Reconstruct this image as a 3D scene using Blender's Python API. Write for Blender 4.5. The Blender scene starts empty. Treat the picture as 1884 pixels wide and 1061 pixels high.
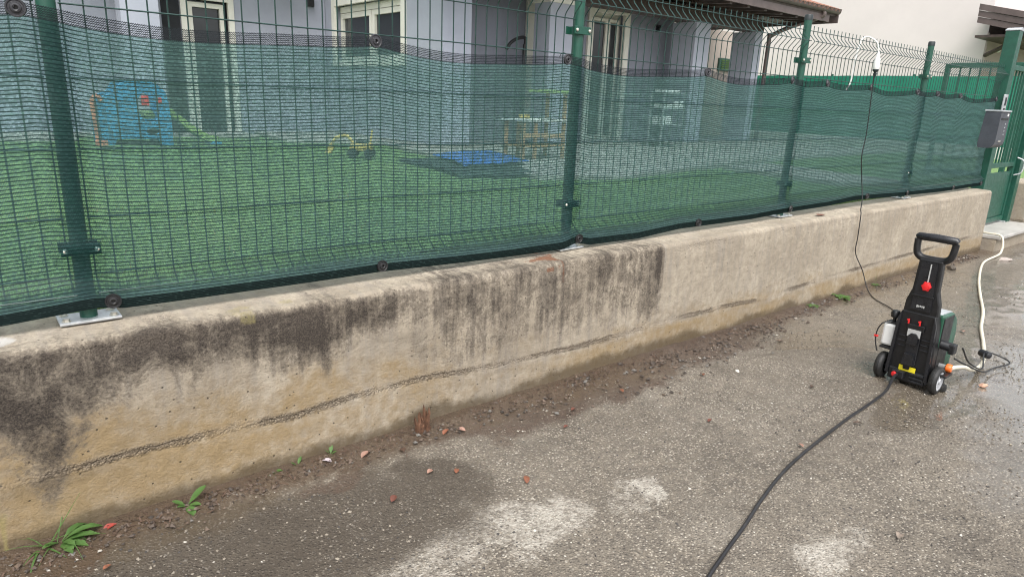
import bpy, bmesh, math, random
import numpy as np
from mathutils import Vector, Matrix
R = math.radians
random.seed(7); rng = np.random.default_rng(11)
scene = bpy.context.scene
COL = scene.collection

# ------------------------------------------------------------------ camera
def look(yaw, pitch, roll):
    f0 = Vector((math.sin(yaw), math.cos(yaw), 0)); r0 = Vector((math.cos(yaw), -math.sin(yaw), 0)); u0 = Vector((0, 0, 1))
    f = f0*math.cos(pitch) - u0*math.sin(pitch); u = u0*math.cos(pitch) + f0*math.sin(pitch)
    r2 = r0*math.cos(roll) + u*math.sin(roll); u2 = u*math.cos(roll) - r0*math.sin(roll)
    return r2, u2, f
cam_d = bpy.data.cameras.new('camera'); cam = bpy.data.objects.new('camera', cam_d); COL.objects.link(cam)
CAM = Vector((-0.2664, -2.3495, 1.3126))
r_, u_, f_ = look(0.700773, 0.277519, 0.041635)
cam.matrix_world = Matrix(((r_.x, u_.x, -f_.x, CAM.x), (r_.y, u_.y, -f_.y, CAM.y), (r_.z, u_.z, -f_.z, CAM.z), (0, 0, 0, 1)))
cam_d.sensor_fit = 'HORIZONTAL'; cam_d.sensor_width = 36; cam_d.lens = 36*1233.2/1884
cam_d.clip_start = 0.05; cam_d.clip_end = 600
scene.camera = cam

# ------------------------------------------------------------------ sky, sun, exposure (overcast day)
SUN_EL, SUN_AZ = 58, 212          # azimuth clockwise from +Y
w = bpy.data.worlds.new('World'); scene.world = w; w.use_nodes = True
nt = w.node_tree; nt.nodes.clear()
sky = nt.nodes.new('ShaderNodeTexSky'); sky.sky_type = 'NISHITA'; sky.sun_disc = False
sky.sun_elevation = R(SUN_EL); sky.sun_rotation = R(SUN_AZ); sky.dust_density = 4.0; sky.air_density = 1.0; sky.ozone_density = 1.0
hs = nt.nodes.new('ShaderNodeHueSaturation'); hs.inputs['Saturation'].default_value = 0.22
bg = nt.nodes.new('ShaderNodeBackground'); bg.inputs['Strength'].default_value = 0.15
wo = nt.nodes.new('ShaderNodeOutputWorld')
nt.links.new(sky.outputs[0], hs.inputs['Color']); nt.links.new(hs.outputs[0], bg.inputs['Color']); nt.links.new(bg.outputs[0], wo.inputs['Surface'])
sd = bpy.data.lights.new('sun', 'SUN'); sd.energy = 0.9; sd.angle = R(35); sd.color = (1, 0.97, 0.93)
so = bpy.data.objects.new('sun', sd); COL.objects.link(so)
sdir = Vector((math.sin(R(SUN_AZ))*math.cos(R(SUN_EL)), math.cos(R(SUN_AZ))*math.cos(R(SUN_EL)), math.sin(R(SUN_EL))))
so.rotation_euler = (-sdir).to_track_quat('-Z', 'Y').to_euler(); so.location = sdir*40
vs = scene.view_settings
vs.view_transform = 'Standard'; vs.look = 'None'; vs.gamma = 1; vs.use_curve_mapping = False
vs.exposure = 1.10
scene.cycles.filter_width = 1.1

# ------------------------------------------------------------------ numpy noise
_LAT = rng.random((256, 256))
def vnoise(x, y):
    x = np.asarray(x, float); y = np.asarray(y, float)
    xi = np.floor(x).astype(int); yi = np.floor(y).astype(int); fx = x-xi; fy = y-yi
    fx = fx*fx*(3-2*fx); fy = fy*fy*(3-2*fy)
    g = lambda a, b: _LAT[a % 256, b % 256]
    return (g(xi, yi)*(1-fx)+g(xi+1, yi)*fx)*(1-fy)+(g(xi, yi+1)*(1-fx)+g(xi+1, yi+1)*fx)*fy
def fbm(x, y, o=4):
    s = 0; a = .5; t = 0
    for k in range(o):
        s = s+a*vnoise(np.asarray(x)*2**k+17.3*k, np.asarray(y)*2**k+5.7*k); t += a; a *= .5
    return s/t
def sstep(a, b, x):
    t = np.clip((np.asarray(x, float)-a)/(b-a), 0, 1); return t*t*(3-2*t)
def gz(x, y):                                   # road height
    return -0.0042*np.clip(np.asarray(x, float), -4, 12)

# ------------------------------------------------------------------ material helpers
MATS = {}
class NB:
    def __init__(s, name):
        s.m = bpy.data.materials.new(name); s.m.use_nodes = True; s.t = s.m.node_tree; s.t.nodes.clear()
        s.out = s.n('ShaderNodeOutputMaterial')
        s.tc = None
    def n(s, k, **kw):
        nd = s.t.nodes.new(k)
        for a, b in kw.items(): setattr(nd, a, b)
        return nd
    def l(s, a, b): s.t.links.new(a, b)
    def inp(s, sock, v):
        if hasattr(v, 'is_linked') or isinstance(v, bpy.types.NodeSocket): s.l(v, sock)
        else:
            if isinstance(v, (tuple, list)) and len(v) == 3 and sock.type == 'RGBA': v = (*v, 1)
            sock.default_value = v
    def coord(s):
        if s.tc is None: s.tc = s.n('ShaderNodeTexCoord')
        return s.tc.outputs['Object']
    def mapping(s, scale=(1, 1, 1), loc=(0, 0, 0), rot=(0, 0, 0), vec=None):
        m = s.n('ShaderNodeMapping'); s.l(vec or s.coord(), m.inputs[0])
        m.inputs['Scale'].default_value = scale; m.inputs['Location'].default_value = loc; m.inputs['Rotation'].default_value = rot
        return m.outputs[0]
    def noise(s, scale, detail=4, rough=.6, vec=None, dist=0):
        k = s.n('ShaderNodeTexNoise'); s.l(vec or s.coord(), k.inputs['Vector'])
        k.inputs['Scale'].default_value = scale; k.inputs['Detail'].default_value = detail; k.inputs['Roughness'].default_value = rough; k.inputs['Distortion'].default_value = dist
        return k.outputs['Fac']
    def vor(s, scale, feature='F1', vec=None, out='Distance'):
        k = s.n('ShaderNodeTexVoronoi', feature=feature); s.l(vec or s.coord(), k.inputs['Vector']); k.inputs['Scale'].default_value = scale
        return k.outputs[out]
    def attr(s, name, out='Fac'):
        k = s.n('ShaderNodeAttribute'); k.attribute_name = name; return k.outputs[out]
    def math(s, op, a, b=None, c=None, clamp=False):
        k = s.n('ShaderNodeMath', operation=op, use_clamp=clamp); s.inp(k.inputs[0], a)
        if b is not None: s.inp(k.inputs[1], b)
        if c is not None: s.inp(k.inputs[2], c)
        return k.outputs[0]
    def ramp(s, x, a, b, lo=0., hi=1.):
        k = s.n('ShaderNodeMapRange', interpolation_type='SMOOTHSTEP'); s.inp(k.inputs[0], x)
        for i, v in enumerate((a, b, lo, hi)): k.inputs[i+1].default_value = v
        return k.outputs[0]
    def mix(s, f, a, b, mode='MIX'):
        k = s.n('ShaderNodeMix', data_type='RGBA', blend_type=mode); s.inp(k.inputs[0], f); s.inp(k.inputs[6], a); s.inp(k.inputs[7], b)
        return k.outputs[2]
    def bump(s, h, strength=.5, dist=.01, normal=None):
        k = s.n('ShaderNodeBump'); s.inp(k.inputs['Height'], h); k.inputs['Strength'].default_value = strength; k.inputs['Distance'].default_value = dist
        if normal is not None: s.l(normal, k.inputs['Normal'])
        return k.outputs[0]
    def bsdf(s, col, rough=.6, metal=0., normal=None, spec=.5, **kw):
        p = s.n('ShaderNodeBsdfPrincipled'); s.inp(p.inputs['Base Color'], col); s.inp(p.inputs['Roughness'], rough); s.inp(p.inputs['Metallic'], metal)
        s.inp(p.inputs['Specular IOR Level'], spec)
        if normal is not None: s.l(normal, p.inputs['Normal'])
        for k, v in kw.items(): s.inp(p.inputs[k.replace('_', ' ')], v)
        return p.outputs[0]
    def done(s, sh):
        s.l(sh, s.out.inputs['Surface']); return s.m
def mat(name, col, rough=.6, metal=0., var=.18, scale=9, bump=.1, bscale=160, dirt=0., dirtcol=(.09, .075, .055), spec=.5):
    if name in MATS: return MATS[name]
    b = NB(name)
    c2 = tuple(min(1, x*(1+var)) for x in col); c1 = tuple(x*(1-var) for x in col)
    c = b.mix(b.ramp(b.noise(scale, 5, .65), .3, .7), c1, c2)
    if dirt > 0:
        c = b.mix(b.math('MULTIPLY', b.ramp(b.noise(scale*2.3, 6, .7), .5, .72), dirt), c, dirtcol)
    n = b.bump(b.noise(bscale, 3), bump, .004) if bump else None
    rr = b.ramp(b.noise(scale*1.7, 3), .2, .8, max(.03, rough-.1), min(1, rough+.1))
    m = b.done(b.bsdf(c, rr, metal, n, spec)); MATS[name] = m; return m

# ------------------------------------------------------------------ mesh helpers
class MB:
    def __init__(s): s.v = []; s.f = []
    def add(s, vs, fs):
        o = len(s.v); s.v += [tuple(v) for v in vs]; s.f += [tuple(i+o for i in f) for f in fs]; return s
    def box(s, x0, x1, y0, y1, z0, z1, bev=0.0, M=None):
        if bev <= 0:
            vs = [Vector((x, y, z)) for z in (z0, z1) for y in (y0, y1) for x in (x0, x1)]
            fs = [(0, 2, 3, 1), (4, 5, 7, 6), (0, 1, 5, 4), (2, 6, 7, 3), (0, 4, 6, 2), (1, 3, 7, 5)]
        else:
            bm = bmesh.new(); bmesh.ops.create_cube(bm, size=1)
            for v in bm.verts: v.co = Vector(((x0+x1)/2+v.co.x*(x1-x0), (y0+y1)/2+v.co.y*(y1-y0), (z0+z1)/2+v.co.z*(z1-z0)))
            bmesh.ops.bevel(bm, geom=list(bm.edges), offset=bev, segments=2, profile=.5, affect='EDGES')
            bm.verts.ensure_lookup_table(); bm.verts.index_update()
            vs = [v.co.copy() for v in bm.verts]; fs = [tuple(v.index for v in f.verts) for f in bm.faces]; bm.free()
        if M is not None: vs = [M @ v for v in vs]
        return s.add(vs, fs)
    def tube(s, pts, r, n=6, cap=True, flat=1.0):
        pts = [Vector(p) for p in pts]; N = len(pts)
        rs = r if isinstance(r, (list, tuple)) else [r]*N
        vs = []; prev = None
        for i, p in enumerate(pts):
            t = (pts[min(i+1, N-1)]-pts[max(i-1, 0)]).normalized()
            if prev is None:
                a = Vector((0, 0, 1)) if abs(t.z) < .9 else Vector((1, 0, 0)); x = t.cross(a).normalized()
            else: x = (prev-t*prev.dot(t)).normalized()
            prev = x; y = t.cross(x)
            for k in range(n):
                a = 2*math.pi*k/n; vs.append(p+x*math.cos(a)*rs[i]+y*math.sin(a)*rs[i]*flat)
        fs = [(i*n+k, i*n+(k+1) % n, (i+1)*n+(k+1) % n, (i+1)*n+k) for i in range(N-1) for k in range(n)]
        if cap: fs += [tuple(range(n-1, -1, -1)), tuple((N-1)*n+k for k in range(n))]
        return s.add(vs, fs)
    def lathe(s, prof, n=20, M=None, cap=True):
        vs = [Vector((r*math.cos(2*math.pi*k/n), r*math.sin(2*math.pi*k/n), z)) for r, z in prof for k in range(n)]
        fs = [(i*n+k, i*n+(k+1) % n, (i+1)*n+(k+1) % n, (i+1)*n+k) for i in range(len(prof)-1) for k in range(n)]
        if cap: fs += [tuple(range(n-1, -1, -1)), tuple((len(prof)-1)*n+k for k in range(n))]
        if M is not None: vs = [M @ v for v in vs]
        return s.add(vs, fs)
    def prism(s, poly, y0, y1, axis='y', M=None):
        # poly in (a,b): axis y -> (x,z); axis x -> (y,z); axis z -> (x,y)
        def P(a, b, c): return Vector((a, c, b)) if axis == 'y' else (Vector((c, a, b)) if axis == 'x' else Vector((a, b, c)))
        n = len(poly); vs = [P(a, b, y0) for a, b in poly]+[P(a, b, y1) for a, b in poly]
        fs = [tuple(range(n)), tuple(range(2*n-1, n-1, -1))]+[(i, n+i, n+(i+1) % n, (i+1) % n) for i in range(n)]
        if M is not None: vs = [M @ v for v in vs]
        return s.add(vs, fs)
    def mesh(s, name, smooth=False):
        me = bpy.data.meshes.new(name); me.from_pydata(s.v, [], s.f)
        bm = bmesh.new(); bm.from_mesh(me); bmesh.ops.recalc_face_normals(bm, faces=bm.faces); bm.to_mesh(me); bm.free()
        if smooth:
            me.polygons.foreach_set('use_smooth', [True]*len(me.polygons))
            try: me.set_sharp_from_angle(angle=R(42))
            except Exception: pass
        return me
    def build(s, name, m, parent=None, smooth=False, **kw):
        me = s.mesh(name, smooth); me.materials.append(m); return link(name, me, parent, **kw)
def link(name, me, parent=None, label=None, cat=None, group=None, kind=None, loc=None, rotz=None):
    o = bpy.data.objects.new(name, me); COL.objects.link(o)
    if parent is not None: o.parent = parent
    if loc is not None: o.location = loc
    if rotz is not None: o.rotation_euler = (0, 0, rotz)
    return tag(o, label, cat, group, kind)
def tag(o, label=None, cat=None, group=None, kind=None):
    if label: o['label'] = label
    if cat: o['category'] = cat
    if group: o['group'] = group
    if kind: o['kind'] = kind
    return o
def thing(name, label, cat, loc=(0, 0, 0), rotz=0, group=None):
    return link(name, None, None, label, cat, group, None, loc, rotz)
def grid_mesh(name, P, attrs=None, smooth=True, mats=()):
    # P: (nu, nv, 3)
    nu, nv = P.shape[:2]; me = bpy.data.meshes.new(name)
    idx = np.arange(nu*nv).reshape(nu, nv)
    q = np.stack([idx[:-1, :-1], idx[1:, :-1], idx[1:, 1:], idx[:-1, 1:]], -1).reshape(-1, 4)
    me.vertices.add(nu*nv); me.vertices.foreach_set('co', P.reshape(-1).astype(np.float32))
    me.loops.add(q.size); me.loops.foreach_set('vertex_index', q.reshape(-1).astype(np.int32))
    me.polygons.add(len(q)); me.polygons.foreach_set('loop_start', (np.arange(len(q))*4).astype(np.int32))
    me.update(calc_edges=True)
    me.polygons.foreach_set('use_smooth', np.full(len(q), smooth))
    for k, a in (attrs or {}).items():
        at = me.attributes.new(k, 'FLOAT', 'POINT'); at.data.foreach_set('value', np.asarray(a, np.float32).reshape(-1))
    for m in mats: me.materials.append(m)
    return me
def tri_soup(name, V, F, cols=None, mats=(), smooth=False):
    me = bpy.data.meshes.new(name); V = np.asarray(V, np.float32); F = np.asarray(F, np.int32); k = F.shape[1]
    me.vertices.add(len(V)); me.vertices.foreach_set('co', V.reshape(-1))
    me.loops.add(F.size); me.loops.foreach_set('vertex_index', F.reshape(-1))
    me.polygons.add(len(F)); me.polygons.foreach_set('loop_start', (np.arange(len(F))*k).astype(np.int32))
    me.update(calc_edges=True); me.polygons.foreach_set('use_smooth', np.full(len(F), smooth))
    if cols is not None:
        at = me.attributes.new('tint', 'FLOAT_COLOR', 'POINT'); at.data.foreach_set('color', np.c_[cols, np.ones(len(cols))].astype(np.float32).reshape(-1))
    for m in mats: me.materials.append(m)
    return me
def plate_mesh(name, outline, holes, thick, bevel=0.0):
    # flat outline in (x, z) with holes, extruded along y
    cu = bpy.data.curves.new(name, 'CURVE'); cu.dimensions = '2D'; cu.fill_mode = 'BOTH'; cu.extrude = thick/2; cu.bevel_depth = bevel; cu.bevel_resolution = 1
    for loop in [outline]+list(holes):
        sp = cu.splines.new('POLY'); sp.points.add(len(loop)-1); sp.use_cyclic_u = True
        for p, (a, b) in zip(sp.points, loop): p.co = (a, b, 0, 1)
    o = bpy.data.objects.new(name, cu); COL.objects.link(o)
    dg = bpy.context.evaluated_depsgraph_get(); me = bpy.data.meshes.new_from_object(o.evaluated_get(dg))
    bpy.data.objects.remove(o); bpy.data.curves.remove(cu)
    me.transform(Matrix(((1, 0, 0, 0), (0, 0, 1, 0), (0, 1, 0, 0), (0, 0, 0, 1)))); me.flip_normals(); me.name = name
    return me
def circle(cx, cz, rx, rz=None, n=20, a0=0, a1=360):
    rz = rz or rx
    return [(cx+rx*math.cos(R(a0+(a1-a0)*k/n)), cz+rz*math.sin(R(a0+(a1-a0)*k/n))) for k in range(n)]
def spline(pts, n=8):
    pts = [Vector(p) for p in pts]; out = []
    P = [pts[0]*2-pts[1]]+pts+[pts[-1]*2-pts[-2]]
    for i in range(1, len(P)-2):
        a, b, c, d = P[i-1:i+3]
        for k in range(n):
            t = k/n
            out.append(.5*((2*b)+(c-a)*t+(2*a-5*b+4*c-d)*t*t+(3*b-a-3*c+d)*t**3))
    out.append(pts[-1]); return out

# ================================================================== MATERIALS
# asphalt road: exposed aggregate, with worn-in dirt, cement haze and wet ground
def road_material():
    b = NB('road_asphalt')
    wet = b.attr('wet'); dirt = b.attr('dirt'); pale = b.attr('pale'); dark = b.attr('dark')
    v1 = b.n('ShaderNodeTexVoronoi'); b.l(b.coord(), v1.inputs['Vector']); v1.inputs['Scale'].default_value = 112
    v2 = b.n('ShaderNodeTexVoronoi'); b.l(b.coord(), v2.inputs['Vector']); v2.inputs['Scale'].default_value = 210
    wn = b.n('ShaderNodeSeparateColor'); b.l(v1.outputs['Color'], wn.inputs[0])
    wn2 = b.n('ShaderNodeSeparateColor'); b.l(v2.outputs['Color'], wn2.inputs[0])
    big = b.noise(2.2, 6, .65); mid = b.noise(14, 5, .65)
    base = b.mix(b.ramp(big, .3, .7), (.098, .082, .064), (.174, .149, .118))  # binder darkened: the shading between stones is put into the colour
    base = b.mix(b.ramp(mid, .38, .75), base, (.205, .174, .134))
    stone = b.mix(wn.outputs[0], (.12, .102, .082), (.46, .405, .325))
    stone = b.mix(b.ramp(wn.outputs[1], .88, .94), stone, (.56, .51, .43))
    expo = b.math('MULTIPLY', b.math('MULTIPLY', b.ramp(wn.outputs[2], .15, .4), b.ramp(v1.outputs['Distance'], .62, .36)), b.ramp(b.math('ADD', b.noise(5, 4, .6), b.math('MULTIPLY', b.noise(31, 3, .6), .35)), .40, .80, .45, 1.0))
    c = b.mix(b.math('MULTIPLY', expo, .92), base, stone)
    c = b.mix(b.math('MULTIPLY', b.ramp(wn2.outputs[0], .6, .9), .5), c, (.075, .066, .056))
    fine = b.noise(60, 4, .7)
    c = b.mix(b.ramp(b.noise(.9, 7, .68, None, .8), .50, .68, 0, .38), c, (.085, .068, .050))
    c = b.mix(b.ramp(b.noise(1.7, 7, .7, b.mapping((1, 1, 1), (7, 3, 0))), .54, .70, 0, .30), c, (.30, .27, .225))
    c = b.mix(b.ramp(b.math('ADD', pale, b.math('ADD', b.math('MULTIPLY', b.math('SUBTRACT', fine, .5), 1.3), b.math('MULTIPLY', b.math('SUBTRACT', mid, .5), 1.0))), .30, .95, 0, .85), c, b.mix(wn.outputs[0], (.36, .325, .275), (.50, .465, .405)))
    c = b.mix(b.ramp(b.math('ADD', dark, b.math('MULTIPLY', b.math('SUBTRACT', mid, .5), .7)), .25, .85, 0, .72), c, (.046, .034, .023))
    c = b.mix(b.ramp(b.math('ADD', dirt, b.math('MULTIPLY', b.math('SUBTRACT', fine, .5), .9)), .25, .9, 0, .85), c, b.mix(b.noise(38, 5, .7), (.024, .017, .012), (.115, .070, .046)))
    wf = b.ramp(b.math('ADD', wet, b.math('MULTIPLY', b.math('SUBTRACT', mid, .5), .6)), .2, .8)
    c = b.mix(b.math('MULTIPLY', wf, .42), c, (.075, .059, .042))
    rough = b.mix(wf, (.80, .80, .80), (.12, .12, .12))
    h = b.math('ADD', b.math('MULTIPLY', b.ramp(v1.outputs['Distance'], 0, .6, 1, 0), .7), b.math('MULTIPLY', b.noise(330, 3, .7), .45))
    h = b.math('MULTIPLY', h, b.math('SUBTRACT', 1, b.math('MULTIPLY', b.ramp(wet, .25, .8), .92)))
    nrm = b.bump(h, .95, .008); nrm = b.bump(mid, .35, .012, nrm)
    return b.done(b.bsdf(c, rough, 0, nrm, .5, Coat_Weight=b.math('MULTIPLY', wf, .85), Coat_Roughness=.09, Coat_IOR=1.38))
def wall_material():
    b = NB('old_concrete')
    st = b.attr('stain'); oc = b.attr('ochre'); wt = b.attr('damp'); ex = b.attr('exposed'); mo = b.attr('moss'); ru = b.attr('rust'); pl = b.attr('plaster')
    n1 = b.noise(3.5, 6, .6); n2 = b.noise(26, 6, .72); n3 = b.noise(95, 5, .75)
    streak = b.noise(20, 5, .62, b.mapping((1.6, .3, .16)))
    c = b.mix(b.ramp(n1, .3, .7), (.315, .268, .204), (.44, .382, .298))
    c = b.mix(b.ramp(n2, .36, .72, 0, .6), c, (.215, .180, .138)); c = b.mix(b.ramp(n3, .52, .72, 0, .45), c, (.17, .14, .105))
    c = b.mix(b.ramp(streak, .42, .72, 0, .5), c, (.245, .222, .195))
    hl = b.noise(22, 4, .6, b.mapping((.35, .3, 3.2)))
    c = b.mix(b.ramp(hl, .55, .8, 0, .3), c, (.20, .165, .125))
    c = b.mix(b.ramp(b.math('ADD', oc, b.math('MULTIPLY', b.math('SUBTRACT', n2, .5), .8)), .2, .85, 0, .88), c, b.mix(n3, (.19, .128, .056), (.36, .262, .138)))
    blot = b.math('ADD', b.math('MULTIPLY', b.noise(9, 8, .78), .58), b.math('ADD', b.math('MULTIPLY', n3, .34), b.math('MULTIPLY', streak, .32)))
    sx_ = b.n('ShaderNodeSeparateXYZ'); b.l(b.coord(), sx_.inputs[0])
    blotL = b.math('ADD', b.math('MULTIPLY', b.noise(8.5, 9, .80, None, .6), .80), b.math('ADD', b.math('MULTIPLY', n3, .30), b.math('MULTIPLY', streak, .12)))
    fx = b.ramp(b.math('ADD', sx_.outputs[0], b.math('MULTIPLY', n1, .3)), .35, .75)
    blot = b.math('ADD', b.math('MULTIPLY', blot, fx), b.math('MULTIPLY', blotL, b.math('SUBTRACT', 1, fx)))
    sf = b.math('ADD', b.math('MULTIPLY', st, .95), b.math('MULTIPLY', b.math('SUBTRACT', blot, .62), b.ramp(st, .02, .35, .6, 3.6)))
    c = b.mix(b.ramp(sf, .06, .50, 0, .70), c, (.150, .124, .096))
    c = b.mix(b.ramp(sf, .28, 1.0, 0, .95), c, b.mix(b.ramp(b.noise(210, 4, .7), .35, .7), (.018, .014, .012), (.090, .073, .058)))
    c = b.mix(b.ramp(b.math('ADD', wt, b.math('MULTIPLY', b.math('SUBTRACT', n2, .5), .7)), .2, .9, 0, .8), c, (.085, .062, .036))
    c = b.mix(b.ramp(b.math('ADD', mo, b.math('MULTIPLY', b.math('SUBTRACT', n3, .5), .8)), .3, .9, 0, .6), c, (.30, .255, .10))
    c = b.mix(b.ramp(b.math('ADD', ru, b.math('MULTIPLY', b.math('SUBTRACT', n3, .5), .8)), .3, .8, 0, .8), c, (.17, .065, .03))
    c = b.mix(b.ramp(b.math('ADD', pl, b.math('MULTIPLY', b.math('SUBTRACT', n2, .5), 1.2)), .4, .9, 0, .8), c, (.48, .47, .45))
    # pits and grit
    pit = b.vor(70); pw = b.n('ShaderNodeTexVoronoi'); b.l(b.coord(), pw.inputs['Vector']); pw.inputs['Scale'].default_value = 70
    sep = b.n('ShaderNodeSeparateColor'); b.l(pw.outputs['Color'], sep.inputs[0])
    pm = b.math('MULTIPLY', b.ramp(pw.outputs['Distance'], .28, .12), b.ramp(sep.outputs[0], .93, .96))
    c = b.mix(b.math('MULTIPLY', pm, .8), c, (.055, .045, .036))
    gr = b.vor(130)
    c = b.mix(b.math('MULTIPLY', ex, b.ramp(gr, .2, .5)), c, (.10, .08, .06))
    djn = b.math('ADD', b.attr('jd'), b.math('ADD', b.math('MULTIPLY', b.math('SUBTRACT', b.noise(34, 4, .7), .5), .030), b.math('MULTIPLY', b.math('SUBTRACT', b.noise(150, 3, .7), .5), .016)))
    crk = b.math('MULTIPLY', b.ramp(b.math('ABSOLUTE', djn), .0050, .0006), b.ramp(b.math('ADD', b.attr('jp'), b.math('MULTIPLY', b.math('SUBTRACT', b.noise(48, 4, .7), .5), 1.9)), .42, .75))
    crumb = b.math('MULTIPLY', b.ramp(b.math('ABSOLUTE', djn), .020, .004), b.math('MULTIPLY', b.math('ADD', b.attr('jp'), .25), .6))
    c = b.mix(crumb, c, b.mix(b.ramp(gr, .15, .5), (.33, .275, .205), (.15, .118, .086)))
    c = b.mix(b.math('MULTIPLY', crk, .16), c, (.075, .058, .042))
    h = b.math('ADD', b.math('MULTIPLY', n3, .5), b.math('MULTIPLY', n2, .5)); h = b.math('SUBTRACT', h, b.math('MULTIPLY', crk, .5)); h = b.math('ADD', h, b.math('MULTIPLY', crumb, b.math('MULTIPLY', gr, 1.5))); h = b.math('SUBTRACT', h, b.math('MULTIPLY', pm, .5))
    h = b.math('ADD', h, b.math('MULTIPLY', b.math('MULTIPLY', ex, gr), 1.4))
    nrm = b.bump(h, .95, .010)
    rough = b.mix(b.ramp(wt, .2, .8), (.88,)*3, (.5,)*3)
    return b.done(b.bsdf(c, rough, 0, nrm, .35))
# knitted shade cloth: rows of yarn with open loops between
def net_material(name, row, line_w, cover, col_line, col_yarn, film=(.50, .74, .73), filmmix=.62, back=(.10, .24, .235), backmix=.3):
    b = NB(name)
    vx = b.n('ShaderNodeAttribute'); vx.attribute_name = 'wu'; u = vx.outputs['Fac']
    vy = b.n('ShaderNodeAttribute'); vy.attribute_name = 'wv'; v = vy.outputs['Fac']
    dens = b.attr('dens')
    cmb = b.n('ShaderNodeCombineXYZ'); b.l(u, cmb.inputs[0]); b.l(v, cmb.inputs[1])
    wob = b.math('MULTIPLY', b.math('SUBTRACT', b.noise(9, 3, .6, b.mapping((1, 4, 1), vec=cmb.outputs[0])), .5), .006)
    vv = b.math('ADD', v, wob)
    rn = b.math('DIVIDE', vv, row)
    fr = b.math('FRACT', rn)
    d = b.math('ABSOLUTE', b.math('SUBTRACT', fr, .5))                       # 0 at the yarn centre
    jit = b.noise(1.0, 1, .5, b.mapping((60, 1/row, 1), vec=cmb.outputs[0]))
    lw = b.math('MULTIPLY', b.math('ADD', .55, b.math('MULTIPLY', jit, .9)), line_w)
    line = b.math('LESS_THAN', d, lw)
    zz = b.math('ABSOLUTE', b.math('SUBTRACT', b.math('FRACT', b.math('ADD', b.math('DIVIDE', u, .0056), b.math('MULTIPLY', fr, .9))), .5))
    patch = b.noise(7, 4, .6, b.mapping((.6, 3.5, 1), vec=cmb.outputs[0]))
    cv = b.math('ADD', b.math('MULTIPLY', dens, cover), b.math('MULTIPLY', b.math('SUBTRACT', patch, .5), .22))
    loop = b.math('LESS_THAN', zz, b.math('MULTIPLY', cv, .5))
    cell = b.n('ShaderNodeCombineXYZ'); b.l(b.math('FLOOR', b.math('DIVIDE', u, .0062)), cell.inputs[0]); b.l(b.math('FLOOR', b.math('MULTIPLY', rn, 2.0)), cell.inputs[1])
    wnz = b.n('ShaderNodeTexWhiteNoise', noise_dimensions='2D'); b.l(cell.outputs[0], wnz.inputs['Vector']); rnd = wnz.outputs['Value']
    col = b.mix(line, b.mix(b.ramp(rnd, .72, 1.0), col_yarn, tuple(min(1, x*2.6+.02) for x in col_yarn)), col_line)  # random lighter loops are glints painted into the yarn colour
    dif = b.n('ShaderNodeBsdfDiffuse'); b.inp(dif.inputs[0], col)
    trl = b.n('ShaderNodeBsdfTranslucent'); crease_glint = b.ramp(b.noise(6, 5, .65, b.mapping((.5, 9, 1), vec=cmb.outputs[0])), .5, .78, .85, 1.7)
    backc = b.mix(1.0, back, crease_glint, 'MULTIPLY')  # pale highlights along creases, multiplied into the translucent colour
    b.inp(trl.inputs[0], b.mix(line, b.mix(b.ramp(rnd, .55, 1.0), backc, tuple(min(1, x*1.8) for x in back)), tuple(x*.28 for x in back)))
    gl = b.n('ShaderNodeBsdfGlossy'); gl.inputs['Roughness'].default_value = .45; gl.inputs[0].default_value = (.5, .6, .6, 1)
    m1 = b.n('ShaderNodeMixShader'); m1.inputs[0].default_value = backmix; b.l(dif.outputs[0], m1.inputs[1]); b.l(trl.outputs[0], m1.inputs[2])
    m2 = b.n('ShaderNodeMixShader'); m2.inputs[0].default_value = .022; b.l(m1.outputs[0], m2.inputs[1]); b.l(gl.outputs[0], m2.inputs[2])
    tr0 = b.n('ShaderNodeBsdfTransparent'); tr1 = b.n('ShaderNodeBsdfTransparent'); tr1.inputs[0].default_value = (*film, 1)
    fl = b.n('ShaderNodeMixShader'); b.l(loop, fl.inputs[0]); b.l(tr0.outputs[0], fl.inputs[1])
    fm = b.n('ShaderNodeMixShader'); b.l(b.math('ADD', b.math('SUBTRACT', filmmix, b.math('MULTIPLY', b.math('SUBTRACT', dens, 1.0), .55)), b.math('MULTIPLY', b.math('SUBTRACT', rnd, .5), .55), clamp=True), fm.inputs[0]); b.l(m2.outputs[0], fm.inputs[1]); b.l(tr1.outputs[0], fm.inputs[2]); b.l(fm.outputs[0], fl.inputs[2])
    class tr: outputs = [fl.outputs[0]]
    a = line
    m3 = b.n('ShaderNodeMixShader'); b.l(a, m3.inputs[0]); b.l(tr.outputs[0], m3.inputs[1]); b.l(m2.outputs[0], m3.inputs[2])
    return b.done(m3.outputs[0])
def tint_material(name, rough=.75, bump=.3, bscale=220, trans=0.):
    b = NB(name); c = b.attr('tint', 'Color')
    c = b.mix(b.ramp(b.noise(120, 4), .3, .8, 0, .35), c, (.05, .045, .04))
    return b.done(b.bsdf(c, rough, 0, b.bump(b.noise(bscale, 3), bump, .003)))
def glass_material():
    b = NB('window_glass'); c = b.mix(b.noise(2.5, 3), (.012, .014, .018), (.035, .04, .047))
    return b.done(b.bsdf(c, .06, 0, b.bump(b.noise(1.5, 2), .05, .02), .6))
M_ROAD = road_material(); M_WALL = wall_material(); M_GLASS = glass_material()
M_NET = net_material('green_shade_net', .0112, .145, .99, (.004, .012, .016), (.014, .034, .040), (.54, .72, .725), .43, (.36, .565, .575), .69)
M_HEM = net_material('dark_net_hem', .0065, .15, .50, (.013, .015, .019), (.035, .040, .048), (.6, .62, .65), .36, (.06, .065, .07), .3)
M_HEMLOW = net_material('black_net_hem', .006, .3, .75, (.004, .008, .008), (.007, .018, .017), (.4, .6, .5), .08, (.01, .03, .028), .3)
M_GREEN = mat('green_coated_steel', (.012, .075, .050), .38, 0, .15, 14, .08, 240, .25, (.05, .09, .07))
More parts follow.
